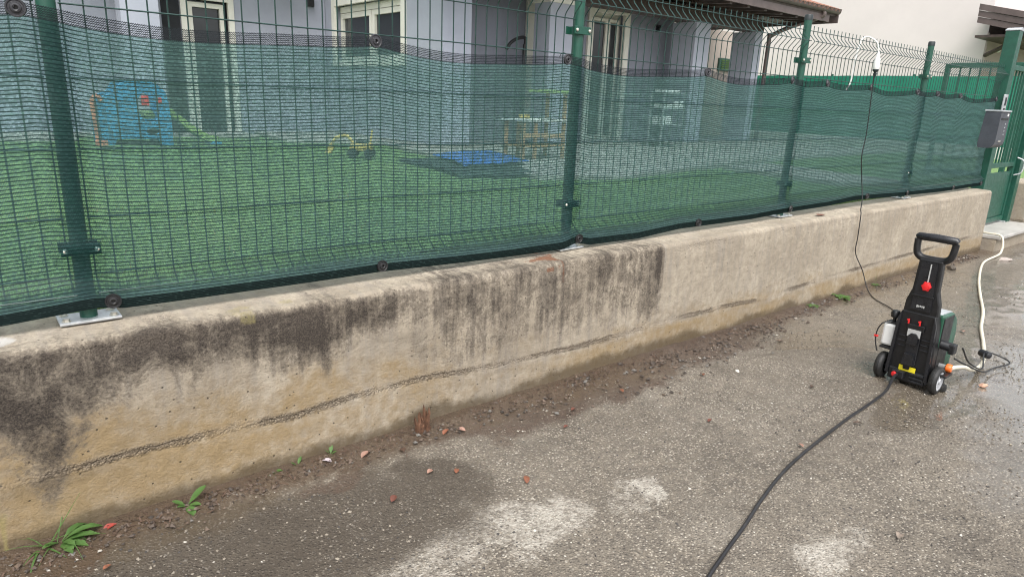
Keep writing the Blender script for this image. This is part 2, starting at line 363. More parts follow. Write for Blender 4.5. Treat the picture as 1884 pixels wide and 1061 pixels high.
M_WIRE = mat('green_coated_wire', (.016, .048, .042), .35, 0, .2, 20, 0)
M_GALV = mat('galvanised_steel', (.52, .54, .55), .42, .55, .18, 30, .12, 200, .25, (.3, .27, .23))
M_BOLT = mat('zinc_bolt', (.62, .60, .53), .35, .7, .1, 60, 0)
M_CAP = mat('dark_plastic_cap', (.020, .028, .030), .45)
M_EYE = mat('black_eyelet_plastic', (.035, .035, .040), .4, 0, .2, 60, .1)
M_BLACK = mat('black_plastic', (.008, .008, .009), .38, 0, .3, 18, .15, 500, .18, (.05, .045, .04))
M_BLACK2 = mat('satin_black_plastic', (.013, .0135, .016), .30, 0, .3, 18, .1, 500)
M_RUB = mat('black_rubber', (.014, .014, .014), .6, 0, .3, 30, .3, 300, .4, (.07, .06, .045))
M_RIM = mat('grey_wheel_plastic', (.40, .41, .43), .4, 0, .12, 30, .05, 200, .3, (.15, .13, .1))
M_DGREEN = mat('dark_green_plastic', (.016, .075, .045), .33, 0, .15, 12, .06, 300, .2)
M_LGREY = mat('light_grey_plastic', (.40, .42, .44), .4)
M_RED = mat('red_plastic', (.62, .020, .022), .35)
M_ORANGE = mat('orange_plastic', (.80, .16, .02), .4)
M_WHITEP = mat('white_plastic', (.74, .74, .72), .4, 0, .05)
M_YELLOW = mat('yellow_label', (.72, .60, .02), .5)
M_LABEL = mat('grey_label', (.42, .42, .41), .5)
M_HOSE = mat('cream_hose', (.60, .565, .46), .5, 0, .1, 8, .05, 200, .3, (.3, .27, .2))
M_CORD = mat('black_cable', (.013, .013, .014), .42, 0, .3, 12, .05)
M_HPH = mat('black_pressure_hose', (.017, .017, .019), .36, 0, .3, 12, .1, 300, .25, (.08, .07, .055))
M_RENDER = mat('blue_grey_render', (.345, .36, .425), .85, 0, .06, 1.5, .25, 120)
M_RENDER_SHADED = mat('shaded_blue_grey_render', (.25, .26, .31), .85, 0, .06, 1.5, .25, 120)  # darker copy of the house render, porch shade put into its colour
M_BEIGE = mat('pale_pink_render', (.70, .635, .615), .9, 0, .03, .8, .2, 90)
M_BEIGE2 = mat('beige_render', (.42, .36, .32), .9, 0, .05, 1, .2, 90)
M_CREAM = mat('cream_window_frame', (.70, .68, .61), .5, 0, .05, 4, .05)
M_WOOD = mat('dark_brown_wood', (.055, .038, .032), .55, 0, .3, 6, .2, 40)
M_FASCIA = mat('brown_metal_fascia', (.115, .088, .082), .4, .2, .15, 3, .05)
M_DARKIN = mat('dark_interior', (.010, .011, .014), .8, 0, .3, 2, 0)
M_TILE = mat('terracotta_tile', (.26, .125, .085), .8, 0, .3, 8, .3, 60, .35)
M_BLUE = mat('blue_toy_plastic', (.04, .26, .48), .4, 0, .12, 5, .03)
M_TORANGE = mat('faded_orange_plastic', (.64, .23, .14), .45, 0, .12, 6, .05)
M_LIME = mat('lime_toy_plastic', (.34, .46, .16), .45, 0, .1, 6, .05)
M_TYEL = mat('yellow_toy_plastic', (.60, .44, .14), .45, 0, .1, 6, .05)
M_TARP = mat('blue_tarpaulin', (.025, .13, .46), .38, 0, .25, 6, .25, 30)
M_GSHEET = mat('dark_groundsheet', (.024, .036, .038), .5, 0, .3, 5, .3, 40)
M_PINE = mat('weathered_pine', (.42, .25, .13), .7, 0, .2, 6, .2, 40, .3)
M_BFENCE = mat('emerald_screen_cloth', (.010, .185, .115), .7, 0, .12, 2.0, .4, 25)
M_PAVE = mat('pale_patio_concrete', (.36, .34, .315), .85, 0, .16, 3, .4, 80, .4, (.2, .18, .15))
M_KERB = mat('white_painted_kerb', (.62, .61, .58), .8, 0, .1, 3, .3, 60, .35, (.3, .28, .24))
M_STONE = mat('grey_stone_slab', (.40, .385, .36), .5, 0, .15, 5, .2, 70, .4, (.2, .18, .15))
M_LBOX = mat('anthracite_metal', (.075, .080, .095), .42, .15, .12, 8, .05)
M_BIKE = mat('bike_black', (.010, .010, .011), .45)
M_TINT = tint_material('loose_stone'); M_LEAFT = tint_material('dead_leaf', .65, .2, 80)
def leaf_green():
    b = NB('weed_leaf'); c = b.mix(b.noise(45, 4), (.040, .095, .020), (.105, .205, .050))
    c = b.mix(b.ramp(b.noise(70, 4, .7), .58, .75, 0, .6), c, (.16, .15, .06)); p = b.bsdf(c, .62, 0, b.bump(b.noise(120, 3), .4, .004)); t = b.n('ShaderNodeBsdfTranslucent'); b.inp(t.inputs[0], (.12, .26, .04))
    m = b.n('ShaderNodeMixShader'); m.inputs[0].default_value = .25; b.l(p, m.inputs[1]); b.l(t.outputs[0], m.inputs[2]); return b.done(m.outputs[0])
M_WEED = leaf_green()
def lawn_mat():
    b = NB('lawn_green'); n1 = b.noise(1.1, 5, .6); n2 = b.noise(40, 5, .75); n3 = b.noise(8, 4, .6)
    c = b.mix(b.ramp(n1, .3, .7), (.11, .195, .075), (.155, .245, .098)); c = b.mix(b.ramp(n2, .35, .7, 0, .7), c, (.21, .31, .11)); c = b.mix(b.ramp(n3, .45, .8, 0, .5), c, (.085, .16, .055))
    c = b.mix(b.ramp(b.noise(2.6, 6, .7), .52, .74, 0, .55), c, (.21, .23, .10)); c = b.mix(b.ramp(b.noise(.55, 3, .6), .4, .7, 0, .35), c, (.16, .24, .09))
    return b.done(b.bsdf(c, .8, 0, b.bump(n2, .5, .02), .2))
M_LAWN = lawn_mat()
def blade_mat():
    b = NB('grass_blade'); c = b.attr('tint', 'Color'); d = b.bsdf(c, .55); t = b.n('ShaderNodeBsdfTranslucent'); b.inp(t.inputs[0], c)
    m = b.n('ShaderNodeMixShader'); m.inputs[0].default_value = .3; b.l(d, m.inputs[1]); b.l(t.outputs[0], m.inputs[2]); return b.done(m.outputs[0])
M_BLADE = blade_mat()

# ================================================================== SETTING: road
def road():
    xs = np.unique(np.concatenate([np.linspace(-80, -1.2, 18), np.arange(-1.2, 5.2, .022), np.arange(5.2, 10.5, .04), np.linspace(10.5, 150, 24)]))
    ys = np.unique(np.concatenate([np.linspace(-80, -3.4, 20), np.arange(-3.4, -1.7, .03), np.arange(-1.7, .02, .018), np.linspace(.02, .6, 3)]))
    X, Y = np.meshgrid(xs, ys, indexing='ij')
    wx = X+(fbm(X*2.1, Y*2.1)-.5)*.45; wy = Y+(fbm(X*2.1+40, Y*2.1+9)-.5)*.45
    def blob(cx, cy, rx, ry, s=1.):
        d = np.sqrt(((wx-cx)/rx)**2+((wy-cy)/ry)**2); return s*sstep(1.15, .45, d)
    wet = np.zeros_like(X); dirt = np.zeros_like(X); pale = np.zeros_like(X); dark = np.zeros_like(X)
    for a in [(3.1, -1.36, .34, .22, 1.), (3.35, -1.15, .30, .20, .9), (3.6, -.68, .45, .15, .85), (4.4, -.75, .5, .2, .7), (3.95, -1.55, .75, .30, .95), (3.35, -1.75, .55, .28, .75), (2.75, -1.85, .45, .2, .55), (5.6, -1.1, 1.3, .3, .7), (2.5, -.95, .35, .16, .35), (4.8, -1.6, 1.2, .35, .95), (4.2, -1.9, 1.4, .5, .85), (3.0, -2.05, .55, .35, .7), (6.5, -1.3, 2.0, .6, .8)]: wet = np.maximum(wet, blob(*a))
    wet = np.maximum(wet, (.36+.42*fbm(X*1.4, Y*1.9, 4))*sstep(2.3, 3.8, X))
    wet = np.maximum(wet, .62*sstep(.40, .12, -Y-.2+.25*(fbm(X*2.5, Y*2.5)-.5))*sstep(3.2, 2.2, X))
    for a in [(.92, -1.05, .27, .19, .72), (1.12, -1.05, .17, .12, .66), (.68, -1.02, .20, .14, .55), (1.5, -1.07, .15, .08, .78), (1.33, -1.11, .15, .08, .45), (1.63, -1.61, .20, .13, .72), (1.80, -1.63, .15, .09, .6), (1.45, -1.35, .2, .1, .3)]: pale = np.maximum(pale, blob(*a))
    wx = wx+(fbm(X*7, Y*7)-.5)*.22; wy = wy+(fbm(X*7+9, Y*7)-.5)*.22
    for a in [(.0, -.62, 1.05, .50, .92), (.55, -.72, .8, .34, .78), (1.3, -.55, .6, .2, .35), (.05, -.50, .55, .28, .95), (.55, -.50, .5, .2, .9), (.9, -.66, .34, .17, .9), (1.1, -.6, .25, .12, .5), (.4, -.85, .5, .25, .5), (2.0, -.75, .5, .2, .25)]: dark = np.maximum(dark, blob(*a))
    near = -Y-.205
    edge = .10+.10*fbm(X*1.7, X*0+3)+.16*sstep(.9, 2.0, X)*sstep(4.0, 2.6, X)
    dirt = np.maximum(dirt, sstep(edge+.1, edge*.35, near)*(.65+.5*fbm(X*6, Y*6)))
    for a in [(-.2, -.36, .18, .08, 1.), (1.35, -.38, .6, .14, .85), (2.0, -.42, .7, .16, .85), (2.8, -.45, .7, .13, .75), (.8, -.34, .4, .09, .8)]: dirt = np.maximum(dirt, blob(*a))
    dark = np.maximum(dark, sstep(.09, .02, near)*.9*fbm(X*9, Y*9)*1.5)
    Z = gz(X, Y)+(fbm(X*3, Y*3)-.5)*.008+(fbm(X*22, Y*22, 3)-.5)*.0035
    Z = Z+sstep(.16, .0, near)*.012*(.4+fbm(X*7, Y*7)*1.3)
    for cx, cy, rx, ry in [(3.1, -1.36, .34, .22), (3.6, -.68, .45, .15), (3.95, -1.55, .75, .30)]: Z = Z-blob(cx, cy, rx, ry)*.004
    me = grid_mesh('road', np.stack([X, Y, Z], -1), {'wet': wet, 'dirt': dirt, 'pale': pale, 'dark': dark}, True, [M_ROAD])
    link('road', me, kind='structure')
road()

# ================================================================== low concrete wall
JX = [-4, -.29, .02, .29, .55, .68, 1.1, 1.57, 2.15, 2.65, 3.11, 3.9, 3.95, 4.87, 6.11, 8.5, 20]
JZ = [.21, .21, .212, .21, .192, .2, .205, .165, .15, .158, .15, .122, .14, .148, .15, .155, .15]
def concrete_wall(name, x0, x1, fine, label, left_round, right_round, clean=False):
    xs = np.unique(np.round(np.concatenate([np.arange(fine[0], fine[1], .0125), np.linspace(x0, x1, 40), x1-np.array([0, .004, .01, .018, .028]), x0+np.array([0, .004, .01, .018, .028])]), 4))
    xs = xs[(xs >= x0) & (xs <= x1)]
    T, F_, B_ = .595, -.20, .11
    prof = [(F_, z) for z in np.concatenate([[-.25], np.arange(-.03, .555, .0105)])]
    for a in np.linspace(0, 90, 7): prof.append((F_+.032-.032*math.cos(R(a)), .563+.032*math.sin(R(a))))
    prof += [(y, T) for y in np.linspace(F_+.045, B_-.02, 22)]+[(B_, T-.02), (B_, .3), (B_, -.25)]
    prof = np.array(prof); n = len(prof)
    X = np.repeat(xs[:, None], n, 1); Yp = np.repeat(prof[None, :, 0], len(xs), 0).copy(); Z = np.repeat(prof[None, :, 1], len(xs), 0).copy()
    front = np.zeros(n); nf = int((np.abs(prof[:, 0]-F_) < 1e-6).sum()); front[:nf] = 1; front[nf:nf+7] = np.linspace(.9, .2, 7)
    front = np.repeat(front[None], len(xs), 0)
    topm = np.repeat(((prof[:, 1] > .56)*1.)[None], len(xs), 0)
    jz = np.interp(X, JX, JZ)+(fbm(X*5, X*0+2)-.5)*.012
    dj = Z-jz
    # worn arris, wavy face, proud plinth, broken cold joint
    wear = (fbm(X*5.5, X*0+8, 5)-.35)
    Yp = Yp+front*(fbm(X*2.2, Z*3+4)-.5)*-.008+front*(fbm(X*26, Z*30, 4)-.5)*-.004
    Yp = Yp-front*sstep(.006, -.012, dj)*.0045*(.2+1.2*fbm(X*1.6, X*0+6))
    gap = sstep(.012, .002, np.abs(dj+.002+.01*(fbm(X*24, X*0+3)-.5)))*sstep(.40, .72, fbm(X*4.3, X*0+11, 4)+.14*sstep(.5, 0, X)+.10*sstep(2.6, 3.6, X))*1.15
    Yp = Yp+front*gap*.0035*(.4+fbm(X*45, Z*60, 3)*1.4)
    jp = np.clip(sstep(.44, .66, fbm(X*3.4, X*0+11, 5)+.13*sstep(.4, 0, X)+.07*sstep(2.6, 3.6, X)), 0, 1)*front
    seams = [-.285, .555, 1.575, 3.16, 4.85, 6.4]
    sm = np.zeros_like(X)
    for s in seams: sm = np.maximum(sm, sstep(.010, .001, np.abs(X-s-(fbm(Z*14, Z*0+s*7)-.5)*.012)))
    Yp = Yp+front*sm*.004*(fbm(X*3, Z*25)-.4)*2
    arr = sstep(.50, .585, Z)*front
    Yp = Yp+arr*np.clip(wear, -.1, .5)*.035
    Z = Z-topm*(np.clip(wear, -.1, .5)*.018*sstep(-.05, -.19, Yp))+topm*(fbm(X*9, Yp*14, 4)-.5)*.007
    # rounded ends
    for on, xe, sg in ((right_round, x1, 1), (left_round, x0, -1)):
        if on:
            d = np.clip(np.abs(X-xe), 0, .028); k = .028-np.sqrt(np.clip(.028**2-(.028-d)**2, 0, None))
            Yp = Yp+front*k; Z = Z-topm*k
    # ---- weathering of the concrete itself, as attributes
    depth = .597-Z
    if clean:
        stain = np.zeros_like(X)
    else:
        sx = [-4, -.6, -.33, -.24, -.14, -.05, .05, .15, .25, .33, .42, .50, .57, .66, .75, .85, 1.0, 1.2, 1.5, 1.75, 1.95, 2.15, 2.4, 2.585, 2.59, 20]
        sD = [.4, .4, .27, .46, .48, .27, .23, .20, .19, .20, .19, .25, .34, .31, .26, .22, .22, .24, .30, .33, .29, .28, .38, .52, .0, .0]
        sI = [.9, .95, .98, 1.05, 1.0, .95, 1.0, 1.05, .98, .98, 1.05, 1.1, 1.1, 1.02, .95, .70, .50, .42, .42, .46, .46, .48, .60, .86, .0, .0]
        xw = X+(fbm(X*9, Z*5+3)-.5)*.05
        xe = np.where(X > 2.4, X-(.02*(depth/.5)*-1), xw)
        D = np.interp(xe, sx, sD)*(.72+.6*fbm(X*16, X*0+5, 4)); I = np.interp(xe, sx, sI)
        stain = I*sstep(1.15, .35, depth/np.maximum(D, 1e-3))*sstep(.0, .035, depth+.012*fbm(X*7, X*0+4)*2-.004)*np.where(X < 1.0, (.72+.5*fbm(X*8, Z*8, 4)), 1.0)
        fade = .50*sstep(.85, 1.3, X)*sstep(2.61, 2.585, X-.04*depth)*sstep(.55, .1, depth)*(.6+.9*fbm(X*13, Z*1.2+7, 4))
        stain = np.maximum(stain, fade)
        stain = np.maximum(stain, .62*sstep(.95, -.2, X)*fbm(X*4, Z*4)*sstep(.16, .42, Z))
        stain = stain*(1-.5*topm*sstep(-.17, -.10, Yp))
    stain = np.maximum(stain, sm*.15*front)
    ochre = sstep(.015, -.05, dj)*(.45+.6*fbm(X*4, Z*6))*np.where(X < 1.2, 1., .75)*(1-.45*sstep(.3, 1., X)*sstep(2.2, 1.2, X))
    ochre = np.maximum(ochre, 1.35*sstep(.34, .02, dj)*sstep(2.6, .1, X)*fbm(X*3, Z*4))
    ochre = np.maximum(ochre, .55*sstep(.40, .75, fbm(X*2.3+3, Z*5, 4))*sstep(.35, .1, Z))
    if clean: ochre *= .8
    zr = Z-gz(X, 0)
    damp = sstep(.085, .0, zr-(fbm(X*4.5, X*0+1)-.4)*.11)*.9*front
    damp = np.maximum(damp, .45*sstep(.03, -.03, dj)*sstep(-.09, -.04, dj)*sstep(.45, -.2, X))
    exposed = gap*front*.15+arr*np.clip(wear, 0, 1)*.9
    moss = np.zeros_like(X); rust = np.zeros_like(X); plaster = np.zeros_like(X)
    if not clean:
        moss = sstep(.55, .72, fbm(X*14, Yp*22, 4)+.20*sstep(.12, .0, np.abs(X-.50)))*topm*sstep(.2, .1, np.abs(X-.50))*sstep(-.05, -.12, Yp)*.6+sstep(.012, .004, np.abs(X+.295-(Z-.1)*.05))*sstep(.16, .11, Z)*.9
        rust = sstep(.018, .004, np.abs(X-1.86-(fbm(Z*20, Z*0)-.5)*.02))*sstep(.36, .58, Z)*.62
        rust = np.maximum(rust, topm*sstep(.56, .70, fbm(X*18, Yp*30, 4)+.12*sstep(.12, 0, np.abs(X-1.83)))*sstep(.16, .08, np.abs(X-1.80))*.8)
        plaster = topm*sstep(.07, .035, np.sqrt(((X+.27)/1.5)**2+(Yp+.085)**2)+(fbm(X*30, Yp*30)-.5)*.03)
    rust = np.maximum(rust, 0)
    P = np.stack([X, Yp, Z], -1)
    me = grid_mesh(name, P, dict(stain=stain, ochre=ochre, damp=damp, exposed=exposed, moss=moss, rust=rust, plaster=plaster, jd=dj, jp=jp), True, [M_WALL])
    bm = bmesh.new(); bm.from_mesh(me)
    bm.verts.ensure_lookup_table(); NV = len(bm.verts)
    bm.faces.new([bm.verts[k] for k in range(n)]); bm.faces.new([bm.verts[NV-n+k] for k in range(n-1, -1, -1)])
    bmesh.ops.recalc_face_normals(bm, faces=bm.faces)
    bm.to_mesh(me); bm.free()
    o = link(name, me, None, label, 'wall'); return o
concrete_wall('concrete_wall', -4.0, 7.95, (-.7, 5.2), 'long low stained concrete wall carrying the netted wire fence', False, True)
concrete_wall('concrete_wall', 9.42, 16.0, (9.42, 9.5), 'short stretch of concrete wall to the right of the green gate', True, False, True)

# ================================================================== garden ground, patio, path
GZ = .42
def lawn():
    xs = np.concatenate([np.linspace(-40, -2, 12), np.arange(-2, 18, .12), np.linspace(18, 60, 12)]); ys = np.concatenate([np.linspace(.09, .5, 6), np.arange(.6, 14, .12), np.linspace(14, 70, 12)])
    X, Y = np.meshgrid(np.unique(xs), np.unique(ys), indexing='ij')
    Z = GZ+.155*sstep(.9, .1, Y)*sstep(8.1, 7.6, X)+(fbm(X*1.2, Y*1.2)-.5)*.05*sstep(.2, 1.5, Y)
    Z = np.where(X > 8.0, np.minimum(Z, GZ-.02), Z)
    Z = np.where((X > 8) & (Y < 1.2), .08+sstep(.3, 1.2, Y)*(.32), Z)
    link('lawn', grid_mesh('lawn', np.stack([X, Y, Z], -1), None, True, [M_LAWN]), kind='structure')
lawn()
def grass():
    n = 26000
    y = .10+rng.random(n)**2.6*3.2; x = -1.2+rng.random(n)*(8.9)
    k = 9000; x[:k] = -.6+rng.random(k)*8.4; y[:k] = .10+rng.random(k)*.22
    keep = ~((x > 4.8) & (y > 3.1)); x = x[keep]; y = y[keep]; n = len(x)
    z = GZ+.155*sstep(.9, .1, y)*sstep(8.1, 7.6, x)+(fbm(x*1.2, y*1.2)-.5)*.05*sstep(.2, 1.5, y)-.004
    h = .022+.03*rng.random(n); h[:k] *= 1.0+1.3*sstep(.35, .6, fbm(x[:k]*2.3, x[:k]*0+2))
    a = rng.random(n)*6.283; wd = .0022+.002*rng.random(n)+.0016*np.clip(y-1, 0, 4); l = (rng.random((n, 2))-.5)*.045
    dx = np.cos(a)*wd; dy = np.sin(a)*wd
    V = np.empty((n, 3, 3)); V[:, 0] = np.stack([x-dx, y-dy, z], -1); V[:, 1] = np.stack([x+dx, y+dy, z], -1); V[:, 2] = np.stack([x+l[:, 0], y+l[:, 1], z+h], -1)
    t = rng.random((n, 1)); c = (1-t)*np.array([.11, .21, .06])+t*np.array([.28, .36, .14]); dry = rng.random(n) < .05+.25*sstep(.52, .7, fbm(x*1.7, y*1.7)); c[dry] = (.34, .30, .13)
    me = tri_soup('grass', V.reshape(-1, 3), np.arange(3*n).reshape(n, 3), np.repeat(c, 3, 0), [M_BLADE])
    link('grass', me, None, 'short green lawn grass behind the netted fence', 'grass', None, 'stuff')
grass()
pv = MB(); pv.prism([(4.9, 3.4), (5.9, 2.95), (8.3, 3.5), (12, 4.1), (17.6, 4.4), (17.6, 12), (4.5, 12), (4.2, 9.0), (5.6, 8.4), (5.0, 5.0)], GZ-.1, GZ+.045, 'z')
pv.build('patio', M_PAVE, kind='structure')
pp = MB(); pp.prism([(8.25, 1.5), (9.35, 1.1), (9.9, 3.4), (8.6, 3.4)], GZ-.1, GZ+.041, 'z'); pp.build('garden_path', M_PAVE, kind='structure')
pl = MB(); pl.prism([(-6, 10.1), (1.25, 9.6), (1.35, 10.6), (4.2, 10.3), (4.2, 13), (-6, 13)], GZ-.1, GZ+.04, 'z'); pl.build('gravel_path', M_PAVE, kind='structure')

# entrance step at the gate
st = thing('gate_step', 'pale stone slab step on concrete below the green gate', 'step', (8.6, -.02, 0))
MB().box(-.64, .80, -.30, .30, -.2, .095, .006).build('riser', M_WALL, st)
MB().box(-.645, .80, -.335, .30, .098, .132, .006).build('slab', M_STONE, st)

# ================================================================== fence
S = 2.05
def fence_post():
    t = thing('fence_post', '', 'fence post')
    MB().lathe([(.0242, .0), (.0242, 1.275)], 24).build('tube', M_GREEN, t, True)
    MB().lathe([(.0258, 1.262), (.0258, 1.288), (.0225, 1.296), (.0, 1.2965)], 24, cap=False).build('cap', M_CAP, t, True)
    bp = MB().box(-.082, .082, -.052, .052, .003, .011, .0015).build('base_plate', M_GALV, t)
    for sx in (-1, 1):
        for sy in (-1, 1):
            MB().lathe([(.013, .0115), (.013, .0135), (.0095, .0137), (.0095, .020), (.0, .021)], 6, Matrix.Translation((sx*.063, sy*.032, 0)), False).build('anchor_bolt', M_BOLT, bp)
    for z in (.225, 1.02):
        c = MB(); c.box(-.052, .052, -.031, -.027, z-.017, z+.017, .001); c.box(-.052, .052, .027, .031, z-.017, z+.017, .001)
        c.box(-.028, -.0246, -.027, .027, z-.017, z+.017); c.box(.0246, .028, -.027, .027, z-.017, z+.017)
        cl = c.build('clamp', M_GREEN, t)
        for sx in (-1, 1):
            MB().lathe([(.0075, 0), (.0075, .004), (.005, .0065), (0, .007)], 10, Matrix.Translation((sx*.041, -.0312, z)) @ Matrix.Rotation(R(90), 4, 'X'), False).build('bolt', M_BOLT, cl, True)
    return t
def copy_tree(o, parent=None):
    c = o.copy(); COL.objects.link(c); c.parent = parent
    for ch in list(o.children): copy_tree(ch, c)
    return c
proto = fence_post()
plab = ['round green fence post nearest the camera, on a galvanised plate at the left', 'second round green fence post from the left, rising past the top of the photo',
        'third round green fence post, its dark cap in front of the roof gutter', 'fourth round green fence post, the one nearest the gate']
for i in range(4):
    o = proto if i == 0 else copy_tree(proto)
    o.location = (i*S, 0, .597); o.rotation_euler = (0, 0, [.0, .03, -.02, .015][i]); o['label'] = plab[i]; o['group'] = 'round green fence posts'
# welded wire panels
vp = [(0, .632), (0, .652), (-.006, .660), (-.036, .684), (-.042, .690), (-.036, .697), (-.006, .722), (0, .732), (0, 1.18), (0, 1.672), (-.006, 1.686), (-.040, 1.724), (-.046, 1.733), (-.040, 1.742), (-.006, 1.776), (0, 1.788), (0, 1.832)]
wire_me = MB().tube([(0, y, z) for y, z in vp], .0025, 5).mesh('wire', True); wire_me.materials.append(M_WIRE)
hz = [(.640, 0), (.690, -.047), (.740, 0), (.915, 0), (1.115, 0), (1.315, 0), (1.512, 0), (1.664, 0), (1.733, -.051), (1.800, 0)]
panlab = ['green welded wire fence section at the far left edge, left of the first post', 'green welded wire fence section between the first and second posts', 'green welded wire fence section between the second and third posts',
          'green welded wire fence section between the third and fourth posts', 'green welded wire fence section between the fourth post and the gate post']
for i in range(-1, 4):
    x0 = i*S+.034; x1 = (i+1)*S-.034
    if i == 3: x1 = 8.10
    t = thing('wire_fence', panlab[i+1], 'fence', (x0, 0, 0), 0, 'green welded wire fence sections')
    N = int(round((x1-x0)/.0545)); L = x1-x0
    for k in range(N+1):
        if i == -1 and x0+L*k/N < -.75: continue
        o = link('vertical_wire', wire_me, t); o.location = (L*k/N, 0, 0)
    for z, y in hz:
        MB().tube([(-.006, y-.0048, z), (L*.33, y-.0048+random.uniform(-.001, .001), z+random.uniform(-.0015, .0015)), (L*.66, y-.0048, z+random.uniform(-.0015, .0015)), (L+.006, y-.0048, z)], .0025, 5).build('horizontal_wire', M_WIRE, t, True)

# ------------------------------------------------------------------ shade net
GX = [-1.05, -.07, 1.0, 1.975, 3.06, 3.98, 4.45, 5.13, 6.01, 6.45, 7.01, 8.03]
BX = [-1.0, .062, .99, 2.085, 3.07, 4.12, 5.3, 6.1, 7.2, 8.0]
def net_top(x):
    x = np.asarray(x, float); z = np.full_like(x, 1.506)
    for a, b in zip(GX[:-1], GX[1:]):
        m = (x >= a) & (x <= b); t = (x-a)/(b-a); z = np.where(m, 1.506-(.030 if b-a > .8 else .014)*4*t*(1-t)*(1+.25*np.sin(6.28*t)), z)
    return z
def net_bot(x):
    x = np.asarray(x, float)
    return np.interp(x, [-1.2, -.22, .02, .09, .25, .72, .99, 1.38, 1.66, 1.98, 2.07, 2.17, 2.54, 2.9, 3.65, 4.04, 4.67, 5.09, 5.5, 6.02, 6.9, 8.05], [.63, .63, .645, .632, .63, .628, .630, .618, .612, .61, .632, .612, .607, .627, .622, .632, .637, .652, .645, .632, .618, .622])
def net_pt(x, s, y_off=0.):
    # s: 0 top edge .. 1 bottom edge
    zt = net_top(x); zb = net_bot(x); z = zt+(zb-zt)*s
    pull = 0
    for g in GX: pull = pull+.010*np.exp(-((x-g)/.10)**2)*np.exp(-s/.16)*np.sin(3.14*np.clip(s/.3, 0, 1))
    z = z+pull
    y = -.0115-.036*sstep(.86, .925, s)-.006*sstep(.925, 1, s)
    post = 0
    for k in range(5): post = np.maximum(post, np.exp(-(np.abs(x-k*2.05)/(.042+.030*np.exp(-((z-.822)/.05)**2)))**4))
    y = np.minimum(y, y*(1-post)-(.0305+.010*np.exp(-((z-.822)/.05)**2))*post)
    wr = .011*np.clip(fbm(x*1.1, s*7+3, 3)-.42, 0, 1)*(.4+.9*sstep(2, 6, x))+.010*np.clip(fbm(x*.55, s*26, 2)-.45, 0, 1)*(.4+sstep(1.5, 5, x))
    y = y-wr*sstep(.05, .2, s)*1.6
    z = z+(fbm(x*1.3, s*5+9, 3)-.5)*.016*sstep(0, .15, s)*sstep(1, .9, s)
    return np.stack([x, y+y_off, z], -1)
def net_piece(name, s0, s1, ns, m, yo, parent, dens=1.):
    xs = np.arange(-1.15, 8.061, .02); ss = np.linspace(s0, s1, ns)
    X, Sg = np.meshgrid(xs, ss, indexing='ij'); P = net_pt(X, Sg, yo)
    V = (net_top(X)*0+Sg)*.875
    de = (1.0+.42*sstep(2.0, 7.0, X)+.35*sstep(.90, .955, Sg)*sstep(5, 3, X)+.28*(fbm(X*.8, Sg*5, 3)-.5))*dens
    me = grid_mesh(name, P, dict(wu=X, wv=V, dens=de), True, [m])
    return link(name, me, parent)
net = thing('shade_net', 'long green knitted shade net tied along the wire fence', 'shade net', (0, 0, 0))
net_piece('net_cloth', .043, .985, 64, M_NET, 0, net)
net_piece('top_hem', 0, .046, 5, M_HEM, -.0022, net)
net_piece('bottom_hem', .962, 1.0, 5, M_HEMLOW, -.0022, net)
eye_me = MB().lathe([(.0065, .0015), (.0065, .008), (.009, .0095), (.014, .0085), (.016, .0055), (.021, .005), (.0235, .0075), (.027, .0075), (.0285, .0045), (.0285, 0.0), (.0065, .0)], 24, Matrix.Rotation(R(90), 4, 'X'), False).mesh('eyelet', True); eye_me.materials.append(M_EYE)
hole_me = MB().lathe([(.0066, .0), (.0066, .0022), (0, .0022)], 16, Matrix.Rotation(R(90), 4, 'X'), False).mesh('eyelet_hole'); hole_me.materials.append(M_CORD)
for k, gx in enumerate(GX):
    p = net_pt(np.array([gx]), np.array([.022]))[0]
    e = link('eyelet', eye_me, net); e.scale = (.86, 1, .86); e.location = (p[0], p[1]-.004, p[2]); e.rotation_euler = (random.uniform(-.15, .1), random.uniform(-.5, .5), random.uniform(-.25, .25))
    h = link('eyelet_hole', hole_me, e)
    MB().tube(spline([(-.004, -.008, .002), (-.010, -.004, .018), (-.012, .025, .028), (-.004, .046, .020), (0, .05, .004)], 4), .0018, 5).build('tie', M_EYE, e)
eye_dark = eye_me.copy(); eye_dark.materials.clear(); eye_dark.materials.append(M_CORD)
for bx_ in BX:
    p = net_pt(np.array([bx_]), np.array([.972]))[0]
    e = link('eyelet', eye_dark, net); e.scale = (.82, 1, .82); e.location = (p[0], p[1]-.005, p[2]); e.rotation_euler = (random.uniform(-.15, .15), random.uniform(-.5, .5), random.uniform(-.2, .2))
    link('eyelet_hole', hole_me, e)

# ================================================================== gate, gate posts, intercom, letterbox
def gate_post(x, label, z0, h):
    t = thing('gate_post', label, 'gate post', (x, 0, z0), 0, 'square green gate posts')
    MB().box(-.06, .06, -.06, .06, 0, h, .004).build('shaft', M_GREEN, t)
    MB().prism([(-.064, 0), (.064, 0), (.064, .008), (0, .03), (-.064, .008)], -.064, .064, 'y', Matrix.Translation((0, 0, h+.001))).build('cap', M_LGREY, t)
    for sx in (-1, 1):
        MB().box(sx*.085-.03, sx*.085+.03, -.05, .05, .002, .012, .002).build('base_plate', M_GALV, t)
    return t
gate_post(8.18, 'square green gate post beside the letterbox at the end of the wall', .132, 2.02)
gate_post(9.30, 'square green gate post on the right side of the gate', .132, 2.02)
gt = thing('gate', 'green metal garden gate with solid lower panel and open bars', 'gate', (8.26, 0, .16))
GW = .95
for x in (0, GW-.05): MB().box(x, x+.05, -.02, .02, 0, 1.68, .003).build('stile', M_GREEN, gt)
for z in (.0, .62, 1.63): MB().box(.051, GW-.051, -.02, .02, z, z+.05, .003).build('rail', M_GREEN, gt)
MB().box(.052, GW-.052, -.006, .006, .06, .565).build('lower_panel', M_GREEN, gt)
